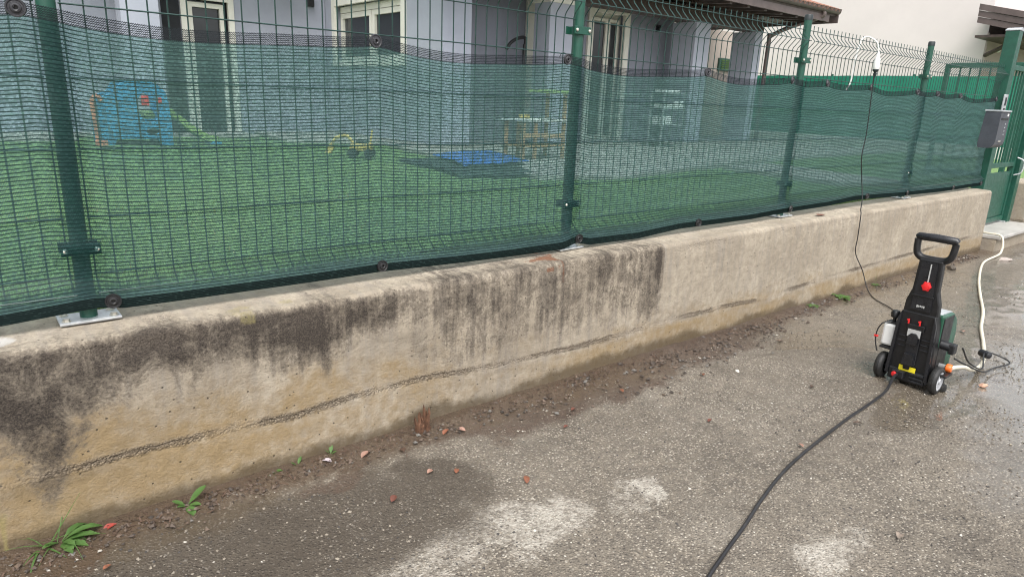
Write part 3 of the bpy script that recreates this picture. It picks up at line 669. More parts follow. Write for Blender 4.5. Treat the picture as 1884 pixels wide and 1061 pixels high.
for k in range(7): MB().box(.17+k*.105, .185+k*.105, -.008, .008, .672, 1.628).build('bar', M_GREEN, gt)
MB().tube(spline([(GW-.025, -.03, .52), (GW-.01, -.09, .55), (GW-.0, -.10, .62), (GW-.01, -.09, .69), (GW-.025, -.03, .72)], 5), .008, 8).build('handle', M_GALV, gt, True)
ic = thing('intercom', 'small silver intercom plate on the gate post above the letterbox', 'intercom', (8.12, -.063, 1.42))
MB().box(-.05, .06, -.012, 0, -.12, .12, .003).build('face_plate', M_GALV, ic)
for z in (.05, -.055): MB().box(-.018, .03, -.0145, -.0125, z-.04, z+.04).build('screen', M_GLASS, ic)
lb = thing('letterbox', 'dark grey letterbox with a rounded bottom, hung at the net end', 'letterbox', (7.86, -.10, 1.19))
prof = [(-.075, .175), (.060, .175)]+[(.06+.015*math.cos(R(a)), -.105+.05*math.sin(R(a))-.02) for a in range(0, -91, -30)]+[(-.02+.055*math.cos(R(a)), -.105+.07*math.sin(R(a))) for a in range(-90, -181, -30)]
MB().prism([(a, b) for a, b in prof], -.14, .14, 'x').build('box', M_LBOX, lb)
MB().box(-.145, .145, -.085, .07, .176, .192, .004).build('lid', M_LGREY, lb)
MB().box(-.10, .10, -.0785, -.0755, .10, .118).build('slot', M_BLACK, lb)
MB().box(.055, .095, -.0785, -.0755, .135, .16).build('name_tag', M_WHITEP, lb)
for k in range(4): MB().box(.045, .062, -.0775, -.0755, .055-k*.034, .067-k*.034).build('mark', M_LGREY, lb)
MB().box(-.05, .02, -.05, -.046, -.135, -.12, .001, Matrix.Translation((0, -.027, .02))).build('lock', M_BOLT, lb)
MB().box(.142, .20, .00, .03, .05, .10, .002).build('bracket', M_GALV, lb)

# inner green frame standing past the gate
ig = thing('inner_gate', 'green barred metal frame standing inside the garden behind the net end', 'gate', (11.6, 0, .3))
for y in (.72, 1.70): MB().box(-.04, .04, y-.03, y+.03, 0, 1.76, .004).build('stile', M_GREEN, ig)
for z in (.15, 1.70): MB().box(-.03, .03, .75, 1.67, z, z+.07, .003).build('rail', M_GREEN, ig)
for k in range(6): MB().box(-.009, .009, .87+k*.13, .888+k*.13, .22, 1.70).build('bar', M_GREEN, ig)

# boundary fence of green screen cloth on a white kerb
bf = thing('boundary_fence', 'emerald green screened fence on a white kerb before the pale house', 'fence', (18, 0, 0))
MB().box(-.1, .1, -1.5, 13, .2, .66, .01).build('kerb', M_KERB, bf)
for k in range(7):
    y0 = -1.4+k*2.0
    xs = np.linspace(y0, y0+2.0, 41); zs = np.linspace(.67, 2.19, 14); A, B = np.meshgrid(xs, zs, indexing='ij')
    Pq = np.stack([-.03+.012*np.sin(A*9)+(fbm(A*3, B*2)-.5)*.03, A, B+(fbm(A*1.5, A*0)-.5)*.03*(B > 2.1)], -1)
    link('screen_panel', grid_mesh('screen_panel', Pq, None, True, [M_BFENCE]), bf)
    MB().lathe([(.028, .66), (.028, 2.23), (0, 2.235)], 12, Matrix.Translation((.03, y0, 0)), False).build('post', M_GREEN, bf, True)

# ================================================================== house
hs_ = thing('house', 'blue-grey rendered house with porch pillars and dark eaves behind the fence', 'house', (0, 0, 0))
def hbox(name, a, m, parent=hs_, bev=0): return MB().box(*a, bev).build(name, m, parent)
hbox('floor', (5.95, 16.3, 6.9, 12, .40, .50), M_PAVE)
hbox('wall', (-3, 3.30, 11.23, 11.5, .40, 3.5), M_RENDER)
hbox('wall', (4.14, 5.98, 11.23, 11.5, .40, 3.5), M_RENDER)
hbox('wall', (3.30, 4.14, 11.23, 11.5, 2.80, 3.5), M_RENDER)
# wing wall with the kitchen window, seen from its side (faces -x)
hbox('wall', (5.99, 6.54, 7.0, 8.18, .40, 3.35), M_RENDER)
hbox('wall', (5.99, 6.54, 10.80, 11.5, .40, 3.35), M_RENDER)
hbox('wall', (5.99, 6.54, 8.18, 10.80, .40, 1.80), M_RENDER)
hbox('wall', (5.99, 6.54, 8.18, 10.80, 2.92, 3.35), M_RENDER)
# porch recess
hbox('wall', (6.54, 8.55, 8.0, 8.3, .40, 3.35), M_RENDER_SHADED)
hbox('wall', (9.75, 10.20, 8.0, 8.3, .40, 3.35), M_RENDER_SHADED)
hbox('wall', (11.42, 13.0, 8.0, 8.3, .40, 3.35), M_RENDER_SHADED)
hbox('wall', (8.55, 9.75, 8.0, 8.3, 3.06, 3.35), M_RENDER_SHADED)
hbox('wall', (10.20, 11.42, 8.0, 8.3, 3.18, 3.35), M_RENDER_SHADED)
hbox('wall', (13.0, 18.2, 9.5, 9.8, .40, 3.35), M_BEIGE2)
for x0, x1, y1 in ((8.24, 8.88, 7.42), (12.47, 13.0, 7.62), (14.79, 15.10, 7.62)): hbox('pillar', (x0, x1, 7.0, y1, .50, 3.02), M_RENDER)
hbox('beam', (6.54, 15.15, 7.02, 7.36, 3.021, 3.30), M_WOOD)
hbox('capital', (8.20, 8.92, 6.96, 7.46, 2.94, 3.02), M_CREAM)
hbox('ceiling', (6.0, 16.2, 6.95, 9.5, 3.36, 3.44), M_WOOD)
# window on the wing wall
wn = hbox('window', (6.18, 6.22, 8.19, 10.79, 1.81, 2.91), M_CREAM)
def frame_y(parent, x, y0, y1, z0, z1, wd, dp, name='frame'):
    b = MB(); b.box(x-dp, x+.02, y0, y0+wd, z0, z1); b.box(x-dp, x+.02, y1-wd, y1, z0, z1)
    b.box(x-dp+.001, x+.021, y0+wd, y1-wd, z0, z0+wd); b.box(x-dp+.001, x+.021, y0+wd, y1-wd, z1-wd, z1); b.build(name, M_CREAM, parent)
frame_y(wn, 6.0, 8.10, 10.88, 1.76, 3.0, .13, .05, 'surround')
frame_y(wn, 6.12, 8.24, 9.46, 1.86, 2.74, .09, .04); frame_y(wn, 6.12, 9.48, 10.74, 1.86, 2.74, .09, .04)
MB().box(6.08, 6.16, 8.24, 10.74, 2.75, 2.86).build('shutter_box', M_CREAM, wn)
for y0, y1 in ((8.33, 9.37), (9.57, 10.65)): MB().box(6.13, 6.14, y0, y1, 1.95, 2.65).build('pane', M_GLASS, wn)
def frame_x(parent, y, x0, x1, z0, z1, wd, dp, name='frame', m=M_CREAM):
    b = MB(); b.box(x0, x0+wd, y-dp, y+.02, z0, z1); b.box(x1-wd, x1, y-dp, y+.02, z0, z1); b.box(x0+wd, x1-wd, y-dp+.001, y+.021, z1-wd, z1); b.build(name, m, parent)
d1 = hbox('door', (8.60, 9.70, 8.20, 8.24, .50, 3.05), M_DARKIN); frame_x(d1, 8.02, 8.53, 9.77, .50, 3.10, .22, .06); MB().box(9.0, 9.55, 8.17, 8.18, .52, 2.8).build('pane', M_GLASS, d1)
d2 = hbox('door', (10.22, 11.40, 8.20, 8.24, .50, 3.17), M_CREAM); frame_x(d2, 8.02, 10.18, 11.44, .50, 3.22, .15, .07)
frame_x(d2, 8.15, 10.36, 10.92, .52, 2.98, .06, .03, 'sash'); frame_x(d2, 8.15, 10.94, 11.27, .52, 2.98, .06, .03, 'sash')
MB().box(10.43, 10.85, 8.155, 8.165, .6, 2.9).build('pane', M_GLASS, d2); MB().box(11.01, 11.2, 8.155, 8.165, .6, 2.9).build('pane', M_GLASS, d2)
d3 = hbox('door', (3.32, 4.12, 11.36, 11.40, .42, 2.79), M_GLASS); frame_x(d3, 11.25, 3.26, 4.18, .42, 2.86, .10, .06); frame_x(d3, 11.33, 3.40, 4.03, .42, 2.72, .08, .04, 'sash')
MB().box(2.95, 3.24, 11.19, 11.225, .45, 3.2).build('shadow_strip', M_DARKIN, hs_)  # dark strip painted in for the deep shade left of the door
hbox('pillar', (2.16, 2.72, 10.4, 10.75, .42, 3.4), M_RENDER)
MB().box(5.6, 5.72, 11.12, 11.22, 2.86, 3.0, .01).build('wall_lamp', M_BLACK, hs_)
MB().box(12.35, 12.43, 7.9, 8.0, 2.84, 2.98, .01).build('wall_lamp', M_BLACK2, hs_)
vt = MB().box(17.05, 17.8, 9.42, 9.5, 2.28, 2.62).build('vent', M_DGREEN, hs_)
for k in range(5): MB().box(17.12, 17.74, 9.40, 9.418, 2.32+k*.055, 2.35+k*.055).build('slat', M_WEED, vt)
# roof with rafters, fascia, gutter, tiles
rf = MB(); rf.prism([(5.95, 3.44), (12.3, 5.5), (12.3, 5.62), (5.93, 3.56)], 5.3, 16.4, 'x'); rf = rf.build('roof', M_WOOD, hs_)
MB().prism([(10.2, 3.7), (14, 5.2), (14, 5.3), (10.2, 3.8)], -4, 5.28, 'x').build('roof', M_WOOD, hs_)
hbox('fascia', (5.3, 16.1, 5.95, 5.99, 3.30, 3.56), M_FASCIA, rf)
gp = [(5.86, 3.55)]+[(5.86+.065+.065*math.cos(R(a)), 3.56+.075*math.sin(R(a))) for a in range(180, 361, 20)]+[(5.985, 3.58), (5.985, 3.62), (5.85, 3.60)]
MB().prism(gp, 5.3, 16.45, 'x').build('gutter', M_FASCIA, rf)
hbox('bargeboard', (16.4, 16.44, 5.9, 12.2, 3.30, 3.5), M_FASCIA, rf)
for k in range(17):
    x = 5.7+k*.64; MB().prism([(5.995, 3.26), (7.05, 3.36), (7.05, 3.44), (5.995, 3.435)], x, x+.09, 'x').build('rafter', M_WOOD, rf)
tile_me = MB(); 
ar = [(.085*math.cos(R(a)), .07*math.sin(R(a))) for a in range(0, 181, 30)]; ari = [(.070*math.cos(R(a)), .055*math.sin(R(a))) for a in range(180, -1, -30)]
tile_me.prism(ar+ari, 0, .42, 'y'); tile_me = tile_me.mesh('roof_tile', True); tile_me.materials.append(M_TILE)
for row in range(3):
    for k in range(54):
        o = link('roof_tile', tile_me, rf); y = 5.86+row*.36; o.location = (5.4+k*.205+random.uniform(-.008, .008), y, 3.555+(y-5.93)*.325+random.uniform(0, .008)); o.rotation_euler = (R(18), random.uniform(-.03, .03), random.uniform(-.02, .02))
dp = spline([(15.75, 5.93, 3.50), (15.75, 5.97, 3.38), (15.55, 6.55, 3.18), (15.33, 6.93, 2.96), (15.31, 6.95, 2.80), (15.31, 6.95, .5)], 5)
MB().tube(dp, .05, 10).build('downpipe', M_FASCIA, hs_, True)

# neighbouring house
nh = thing('neighbour_house', 'large pale pink rendered house beyond the green boundary fence', 'house', (0, 0, 0))
MB().box(22, 34, 4.45, 22, .2, 7.5).build('wall', M_BEIGE, nh)
nr = MB(); nr.prism([(2.9, 3.62), (4.44, 4.0), (4.44, 4.12), (2.9, 3.74)], 20.95, 30, 'x'); nr = nr.build('porch_roof', M_FASCIA, nh)
for k in range(3):
    z = .155*k; MB().prism([(2.88+.03*k, 3.745-z-.15), (4.44, 4.125-z-.15), (4.44, 4.125-z-.004), (2.88+.03*k, 3.745-z-.004)], 20.90+.03*k, 20.948, 'x').build('barge_board', M_FASCIA, nr)
MB().box(20.95, 30, 2.84, 2.88, 3.40, 3.62).build('fascia', M_FASCIA, nr)
MB().tube([(20.9, 2.79, 3.66), (30, 2.79, 3.66)], .065, 10).build('gutter', M_FASCIA, nr, True)
MB().box(21.02, 30, 2.90, 4.44, 3.30, 3.36).build('soffit', M_WOOD, nr)
MB().tube([(21.1, 3.3, 3.32), (21.95, 4.40, 2.92)], .055, 6).build('brace', M_WOOD, nr)
MB().box(21.96, 22.02, 4.40, 4.449, 2.2, 3.5).build('corner_trim', M_BEIGE2, nh)
MB().box(22.05, 27, 4.42, 4.448, .4, 3.45).build('porch_wall', M_BEIGE2, nh)
nw = MB().box(23.5, 24.3, 4.38, 4.418, 2.5, 3.3).build('window', M_CREAM, nh); MB().box(23.6, 24.2, 4.365, 4.378, 2.6, 3.2).build('pane', M_GLASS, nw)
MB().lathe([(0, -.07), (.05, -.05), (.07, 0), (.05, .05), (0, .07)], 12, Matrix.Translation((22.6, 4.3, 3.1)), False).build('porch_lamp', M_WHITEP, nh, True)
# a hedge closing the garden at the left
def hedge(name, label, x0, x1, y0, y1, h, n):
    t = thing(name, label, 'hedge', ((x0+x1)/2, (y0+y1)/2, GZ))
    MB().tube([(0, 0, -.05), (.05, 0, h*.5), (0, .05, h*.85)], [.08, .06, .02], 6).build('stem', M_WOOD, t)
    p = rng.random((n, 3))*np.array([x1-x0, y1-y0, h])-np.array([(x1-x0)/2, (y1-y0)/2, 0]); p[:, 2] *= (.75+.35*fbm(p[:, 0]*1.5+9, p[:, 1]*1.5))
    a = rng.normal(size=(n, 3)); a /= np.linalg.norm(a, axis=1)[:, None]; b = np.cross(a, rng.normal(size=(n, 3))); b /= np.linalg.norm(b, axis=1)[:, None]
    s = (.04+.05*rng.random((n, 1))); V = np.stack([p-a*s, p+b*s*.5, p+a*s, p-b*s*.5], 1).reshape(-1, 3)
    k = rng.random((n, 1)); c = (1-k)*np.array([.02, .06, .018])+k*np.array([.07, .15, .03])
    link('foliage', tri_soup('foliage', V, np.arange(4*n).reshape(n, 4), np.repeat(c, 4, 0), [M_BLADE]), t, kind='stuff')
hedge('hedge', 'dark green hedge at the far left edge behind the net', -4.5, .9, 12.5, 14, 3.2, 9000)

# ================================================================== garden objects
# toddler climbing house with slide
ph = thing('toy_playhouse', 'blue plastic toddler playhouse with orange post and green slide on lawn', 'playhouse', (1.4, 8.75, GZ))
out = [(.04, 0), (.04, .60), (.12, .68), (.26, .74), (.34, .86), (.44, .90), (.66, .905), (.80, .86), (.90, .76), (.935, .62), (.955, .30), (.95, 0), (.80, 0), (.76, .10), (.22, .10), (.18, 0)]
fr = plate_mesh('front_panel', out, [circle(.68, .55, .16, .22, 20), circle(.70, .20, .10, .05, 14)], .04, .008); fr.materials.clear(); fr.materials.append(M_BLUE); link('front_panel', fr, ph)
bk = link('back_panel', fr, ph); bk.location = (0, .62, 0)
for x in (.06, .90): MB().box(x-.02, x+.02, .03, .59, .03, .60, .01).build('side_panel', M_BLUE, ph)
MB().box(.10, .88, .03, .59, .30, .34, .01).build('platform', M_BLUE, ph)
op = MB(); op.tube(spline([(-.01, -.03, .0), (-.02, -.03, .3), (-.03, -.03, .60), (.03, -.03, .68), (.08, -.03, .62)], 5), .032, 10); op.box(-.05, .10, -.08, .02, 0, .08, .012); op.build('orange_post', M_TORANGE, ph, True)
MB().box(.58, .68, -.05, -.02, .56, .70, .012).build('red_shutter', M_RED, ph); MB().box(.80, .85, -.045, -.02, .60, .68, .01).build('red_shutter', M_RED, ph)
MB().lathe([(.0, 0), (.11, .01), (.12, .06), (.09, .12), (0, .13)], 14, Matrix.Translation((.70, .3, .36)), False).build('lime_seat', M_LIME, ph, True)
sl = MB()
pts = spline([(.92, .30, .50), (1.05, .28, .40), (1.25, .24, .22), (1.45, .20, .08), (1.62, .18, .03)], 5)
for i in range(len(pts)-1):
    a, b_ = pts[i], pts[i+1]
    sec = lambda p: [(p.x, p.y-.17, p.z+.09), (p.x, p.y-.14, p.z+.09), (p.x, p.y-.12, p.z+.01), (p.x, p.y+.12, p.z+.01), (p.x, p.y+.14, p.z+.09), (p.x, p.y+.17, p.z+.09), (p.x, p.y+.15, p.z-.02), (p.x, p.y-.15, p.z-.02)]
    A = sec(a); B = sec(b_); sl.add(A+B, [(k, (k+1) % 8, 8+(k+1) % 8, 8+k) for k in range(8)])
sl.build('slide', M_LIME, ph); MB().box(1.50, 1.66, .0, .36, 0, .05, .012).build('slide_foot', M_BLUE, ph)
# yellow toy digger
td = thing('toy_digger', 'small yellow ride-on toy digger lying on the lawn', 'toy', (4.15, 6.25, GZ), R(-35))
MB().box(-.14, .16, -.11, .11, .10, .2, .02).build('body', M_TYEL, td)
MB().box(-.05, .10, -.10, .10, .2, .25, .015).build('seat', M_BLACK, td)
MB().tube(spline([(-.10, 0, .20), (-.20, 0, .30), (-.33, 0, .26)], 4), .022, 8).build('boom', M_TYEL, td, True); MB().tube([(-.33, 0, .27), (-.42, 0, .14)], .02, 8).build('dipper', M_TYEL, td, True)
MB().prism([(-.48, .06), (-.40, .05), (-.36, .13), (-.41, .17)], -.06, .06, 'y').build('bucket', M_TYEL, td)
MB().tube([(.13, 0, .2), (.16, 0, .38)], .014, 6).build('lever', M_TYEL, td)
for x in (-.10, .12):
    for y in (-.12, .12): MB().lathe([(.0, -.02), (.06, -.02), (.068, 0), (.06, .02), (0, .02)], 14, Matrix.Translation((x, y, .07)) @ Matrix.Rotation(R(90), 4, 'X'), False).build('wheel', M_RUB, td, True)
# blue tarpaulin on a dark ground sheet
def sheet(name, label, poly, z, m, hgt, thing_cat):
    xs = np.linspace(0, 1, 34); A, B = np.meshgrid(xs, xs, indexing='ij'); p = np.array(poly, float)
    XY = (1-A)[..., None]*((1-B)[..., None]*p[0]+B[..., None]*p[3])+A[..., None]*((1-B)[..., None]*p[1]+B[..., None]*p[2])
    XY = XY+(np.stack([fbm(A*4, B*4), fbm(A*4+30, B*4)], -1)-.5)*.22
    Z = z+hgt*np.clip(fbm(XY[..., 0]*2.2, XY[..., 1]*2.2)*1.5-.2, .0, 1)*np.minimum(1, 6*np.minimum(np.minimum(A, 1-A), np.minimum(B, 1-B)))
    me = grid_mesh(name, np.concatenate([XY, Z[..., None]], -1), None, True, [m]); o = link(name, me, None, label, thing_cat)
    md = o.modifiers.new('thick', 'SOLIDIFY'); md.thickness = .004; return o
sheet('ground_sheet', 'dark crumpled ground sheet spread on the lawn beneath the blue tarpaulin', [(4.15, 3.78), (5.05, 3.5), (6.0, 5.5), (4.4, 5.6)], GZ+.035, M_GSHEET, .05, 'sheet')
sheet('blue_tarpaulin', 'bright blue crumpled tarpaulin lying on the dark ground sheet', [(4.40, 4.12), (5.60, 4.35), (6.1, 5.75), (4.9, 5.55)], GZ+.10, M_TARP, .06, 'tarpaulin')
# wooden play kitchen
pk = thing('play_kitchen', 'small wooden play kitchen with a lime canopy beside the second post', 'play kitchen', (6.0, 5.0, GZ+.045))
for x, h in ((.02, .52), (.25, .52), (.80, .93)):
    for y in (0, .38): MB().box(x, x+.045, y, y+.045, 0, h, .004).build('leg', M_PINE, pk)
MB().box(-.02, .86, -.03, .45, .525, .56, .005).build('counter', M_KERB, pk); MB().box(.0, .84, .0, .42, .17, .19, .003).build('shelf', M_PINE, pk); MB().box(.05, .82, -.005, .012, .30, .36, .003).build('rail', M_PINE, pk)
MB().box(.48, .86, -.06, .46, .925, .97, .006).build('canopy', M_LIME, pk); MB().lathe([(.0, 0), (.08, 0), (.09, .05), (.085, .05), (.075, .01), (0, .01)], 14, Matrix.Translation((.2, .2, .563)), False).build('bowl', M_TYEL, pk, True)
# storage rack on the patio
rk = thing('storage_rack', 'open metal storage rack with white boxes under the porch', 'rack', (10.8, 6.35, GZ+.046))
for x in (0, .68):
    for y in (0, .32): MB().box(x, x+.03, y, y+.03, 0, 1.08).build('upright', M_GALV, rk)
for z in (.1, .42, .74, 1.04): MB().box(-.005, .715, -.005, .355, z, z+.02).build('shelf', M_GALV, rk)
for x, z, wd, h in ((.05, .442, .3, .16), (.4, .762, .26, .14), (.06, .762, .28, .10), (.05, 1.062, .5, .05)): MB().box(x, x+wd, .02, .30, z, z+h, .008).build('box', M_WHITEP, rk)
# curved black arm showing above the net
gz_ = MB(); gz_.tube(spline([(-.22, .04, 1.62), (-.12, .04, 1.74), (.04, .04, 1.82), (.20, .04, 1.84), (.21, .04, 1.70), (.19, .04, 1.60), (.18, .04, .2)], 6), .030, 8)
hb = thing('garden_boom', 'black curved arm standing in the porch by the door frame', 'stand', (7.82, 7.36, .5)); gz_.build('arm', M_BIKE, hb, True); MB().lathe([(.22, 0), (.22, .03), (.04, .06), (0, .06)], 18, Matrix.Translation((.18, .04, 0)), False).build('foot', M_BIKE, hb, True)

# ================================================================== pressure washer (local: x right, y away from camera, z up)
pw = thing('pressure_washer', 'black and green upright pressure washer with wheels on the wet road', 'pressure washer', (3.32, -1.225, float(gz(3.32, 0))-.002), R(-90)); pw.scale = (.88, 1, 1)
# back shell
sh = MB(); sh.prism([(-.112, .045), (.112, .045), (.112, .20), (.100, .335), (.088, .385), (-.088, .385), (-.100, .335), (-.112, .20)], .0, .055, 'y')
sh = sh.build('back_shell', M_BLACK, pw)
md = sh.modifiers.new('bev', 'BEVEL'); md.width = .006; md.segments = 2
for sx in (-1, 1): MB().prism([(sx*.112, .05), (sx*.096, .05), (sx*.084, .385), (sx*.100, .340)], -.018, -.001, 'y').build('side_rib', M_BLACK2, sh)
MB().box(-.034, .034, -.010, -.001, .11, .30, .004).build('spine', M_BLACK2, sh)
for sx in (-1, 1):
    for k in range(3): MB().box(sx*.060-.022, sx*.060+.022, -.006, -.001, .20+k*.026, .207+k*.026, .0015).build('vent_slot', M_BLACK2, sh)
MB().box(-.045, .045, -.012, -.001, .292, .325, .003).build('crossbar', M_BLACK, sh)
MB().box(-.036, .032, -.0145, -.0125, .262, .300).build('rating_label', M_LABEL, sh)
MB().prism([(-.026, .225), (.026, .225), (.026, .268), (.012, .282), (-.012, .282), (-.026, .268)], -.026, -.015, 'y').build('cable_hook', M_BLACK2, sh)
lh = MB(); lh.prism([(-.030, .120), (.030, .120), (.024, .175), (-.024, .175)], -.034, -.012, 'y'); lh.build('cable_hook', M_BLACK2, sh)
yl = MB(); yl.box(-.044, .044, -.0125, -.0105, .080, .106); yl.build('warning_label', M_YELLOW, sh)
MB().prism([(-.02, .090), (.010, .090), (.016, .122), (-.026, .122)], -.016, -.013, 'y').build('warning_mark', M_BLACK, sh)
for x in (-.040, .018): 
    c = MB(); c.box(x-.004, x+.004, -.017, -.0125, .325, .350, .001); c.box(x-.010, x+.004, -.0172, -.0126, .340, .348, .001); c.build('red_clip', M_RED, sh)
# neck and handle
nk = MB(); nk.prism([(-.090, .375), (.090, .375), (.086, .44), (.066, .50), (.060, .655), (-.060, .655), (-.066, .50), (-.086, .44)], .004, .046, 'y'); nk = nk.build('neck', M_BLACK, pw)
md = nk.modifiers.new('bev', 'BEVEL'); md.width = .007; md.segments = 2
MB().prism([(-.052, .40), (.052, .40), (.046, .52), (.040, .64), (-.040, .64), (-.046, .52)], -.006, .003, 'y').build('neck_panel', M_BLACK2, nk)
MB().box(-.056, .056, -.0115, -.0065, .470, .478, .002).build('neck_ridge', M_BLACK, nk)
MB().prism([(.0075, .545), (.0125, .545), (.0125, .635), (.0075, .635)], -.0105, -.0065, 'y').build('lance_slot', M_LABEL, nk)
lg = MB()
for k, wd in enumerate((.010, .006, .008, .005, .009)): lg.box(-.021+k*.0085, -.021+k*.0085+.006, -.0075, -.0062, .418-.002*abs(k-2), .423+wd*.3)
lg.build('faded_logo', M_LABEL, nk)
kb = MB(); kb.lathe([(.022, 0), (.022, .006), (.018, .014), (.008, .016), (0, .016)], 14, Matrix.Translation((.008, -.0068, .525)) @ Matrix.Rotation(R(90), 4, 'X'), False); kb = kb.build('red_knob', M_RED, nk, True)
for k in range(6):
    a = k*math.pi/3; MB().lathe([(.006, 0), (.006, .008), (0, .010)], 8, Matrix.Translation((.008+.019*math.cos(a), -.0068, .525+.019*math.sin(a))) @ Matrix.Rotation(R(90), 4, 'X'), False).build('grip_lobe', M_RED, kb, True)
hn = MB(); hn.tube(spline([(-.092, .02, .745), (-.090, .02, .70), (-.082, .022, .672), (-.055, .025, .655), (0, .025, .652), (.055, .025, .655), (.082, .022, .672), (.092, .02, .70), (.096, .02, .745)], 4), .0175, 10)
hn = hn.build('handle_frame', M_BLACK, pw, True)
MB().tube([(-.099, .02, .752), (-.092, .02, .757), (0, .02, .760), (.096, .02, .757), (.104, .02, .752)], [.014, .0185, .0195, .0185, .014], 12).build('handle_grip', M_BLACK2, hn, True)
# motor housing
ho = MB(); ho.prism([(.056, .055), (.270, .055), (.285, .09), (.285, .27), (.262, .335), (.20, .378), (.056, .385)], -.104, .108, 'x'); ho = ho.build('motor_housing', M_DGREEN, pw)
md = ho.modifiers.new('bev', 'BEVEL'); md.width = .012; md.segments = 3
MB().prism([(.060, .377), (.075, .389), (.198, .383), (.262, .341), (.24, .33)], -.085, .09, 'x').build('top_cover', M_LGREY, ho)
MB().box(.104, .1115, .062, .19, .06, .37, .003).build('side_panel', M_BLACK, ho)
# lance holder, inlet, outlet
MB().tube([(.100, .085, .235), (.158, .092, .230)], .023, 14).build('gun_holder', M_BLACK2, pw, True); MB().box(.150, .182, .07, .12, .198, .248, .006).build('gun_rest', M_BLACK, pw)
MB().tube([(.112, .12, .115), (.150, .11, .118)], .013, 12).build('water_inlet', M_LABEL, pw, True)
oc = MB(); oc.lathe([(.017, 0), (.021, .004), (.021, .024), (.017, .030), (.012, .030)], 14, Matrix.Translation((.150, .11, .118)) @ Matrix.Rotation(R(90), 4, 'Y'), True); oc.build('hose_connector', M_ORANGE, pw, True)
MB().box(.098, .190, .02, .11, .088, .100, .004).build('mudguard', M_BLACK, pw); MB().box(-.175, -.098, .0, .09, .16, .172, .004).build('tank_tray', M_BLACK, pw)
# detergent tank and tube
MB().box(-.178, -.108, .01, .075, .175, .292, .012).build('detergent_tank', M_WHITEP, pw)
MB().box(-.168, -.112, .015, .07, .293, .302, .003).build('tank_lid', M_BLACK, pw)
MB().lathe([(.010, 0), (.010, .022), (.023, .026), (.025, .050), (.018, .060), (.0, .060)], 14, Matrix.Translation((-.135, .04, .300)), False).build('foam_cap', M_BLACK, pw, True)
MB().tube(spline([(-.140, .02, .300), (-.175, .0, .292), (-.198, -.004, .25), (-.198, -.004, .19), (-.180, .0, .135)], 5), .0035, 6).build('detergent_tube', M_BLACK2, pw, True)
MB().box(-.210, -.188, -.010, .002, .212, .222, .002).build('tube_clip', M_RED, pw)
# base with axle, wheels, feet
ba = MB(); ba.box(-.098, .098, -.012, .06, .022, .085, .008); ba.box(-.09, .09, .06, .25, .02, .053, .006); ba = ba.build('base', M_BLACK, pw)
for k in range(3): MB().box(.02, .092, -.020, -.0125, .032+k*.018, .042+k*.018, .002).build('rib', M_BLACK2, ba)
MB().tube([(-.15, .022, .066), (.15, .022, .066)], .014, 10).build('axle', M_BLACK2, ba, True)
for sx in (-1, 1):
    Mw = Matrix.Translation((sx*.146, .022, .068)) @ Matrix.Rotation(R(90)*sx, 4, 'Y')
    wl = MB().lathe([(.040, -.021), (.060, -.021), (.067, -.015), (.069, -.004), (.0665, -.003), (.0665, .003), (.069, .004), (.067, .015), (.060, .021), (.050, .021), (.048, .012), (.040, .012)], 32, Mw, False).build('wheel', M_RUB, pw, True)
    MB().lathe([(.0, .022), (.012, .022), (.016, .013), (.036, .012), (.044, .018), (.049, .018), (.049, .010), (.0, .006)], 24, Mw, False).build('rim', M_RIM, wl, True)
    for k in range(5):
        a = k*2*math.pi/5; Mk = Mw @ Matrix.Rotation(a, 4, 'Z'); MB().box(.014, .045, -.005, .005, .008, .0165, .001, Mk).build('spoke', M_RIM, wl)
for sx in (-1, 1): MB().box(sx*.085-.02, sx*.085+.02, .20, .24, .0, .025, .005).build('foot', M_RUB, ba)
MB().lathe([(.022, 0), (.026, .012), (.022, .03), (0, .034)], 10, Matrix.Translation((.16, .085, .004)), True).build('front_foot', M_RUB, ba, True)
ou = MB(); ou.box(-.065, .0, -.045, -.013, .042, .082, .005); ou.build('outlet_housing', M_BLACK2, pw)
ol = MB(); ol.lathe([(.0135, 0), (.0135, .006), (.008, .009), (.006, .009)], 12, Matrix.Translation((-.048, -.046, .06)) @ Matrix.Rotation(R(90), 4, 'X'), True); ol.build('outlet_collar', M_RED, pw, True)

# ================================================================== hoses and cables
def cable(name, pts, r, m, label, cat, n=8, sides=8): return MB().tube(spline(pts, n), r, sides).build(name, m, None, True, label=label, cat=cat)
zg = lambda x, y=0: float(gz(x, y))
hp = [(3.277, -1.195, .058), (3.22, -1.20, .052), (3.10, -1.22, .018), (2.9, -1.23, .009), (2.66, -1.24, .008), (2.41, -1.26, .008), (2.19, -1.28, .008), (1.97, -1.31, .008), (1.74, -1.36, .008), (1.55, -1.41, .008), (1.38, -1.45, .008), (1.20, -1.50, .008), (.9, -1.62, .008), (.5, -1.9, .008), (.2, -2.4, .008)]
cable('pressure_hose', [(x, y, z+zg(x)+.001) for x, y, z in hp], .0068, M_HPH, 'black high-pressure hose running from the washer across the road', 'hose')
wh_ = [(8.7, .22, .147), (8.2, .06, .147), (8.02, -.08, .150), (7.985, -.22, .150), (7.975, -.345, .145), (7.96, -.385, .10), (7.9, -.40, .03), (7.72, -.42, .013), (7.16, -.46, .013), (6.36, -.66, .013), (5.74, -.85, .013), (5.22, -1.02, .013), (4.77, -1.14, .013), (4.40, -1.26, .013), (4.05, -1.36, .014), (3.75, -1.40, .045), (3.58, -1.393, .095), (3.47, -1.385, .116), (3.43, -1.378, .118)]
cable('water_hose', [(x, y, z+(zg(x) if z < .12 else 0)) for x, y, z in wh_], .0105, M_HOSE, 'cream garden hose from the gate step to the washer', 'hose', 8, 10)
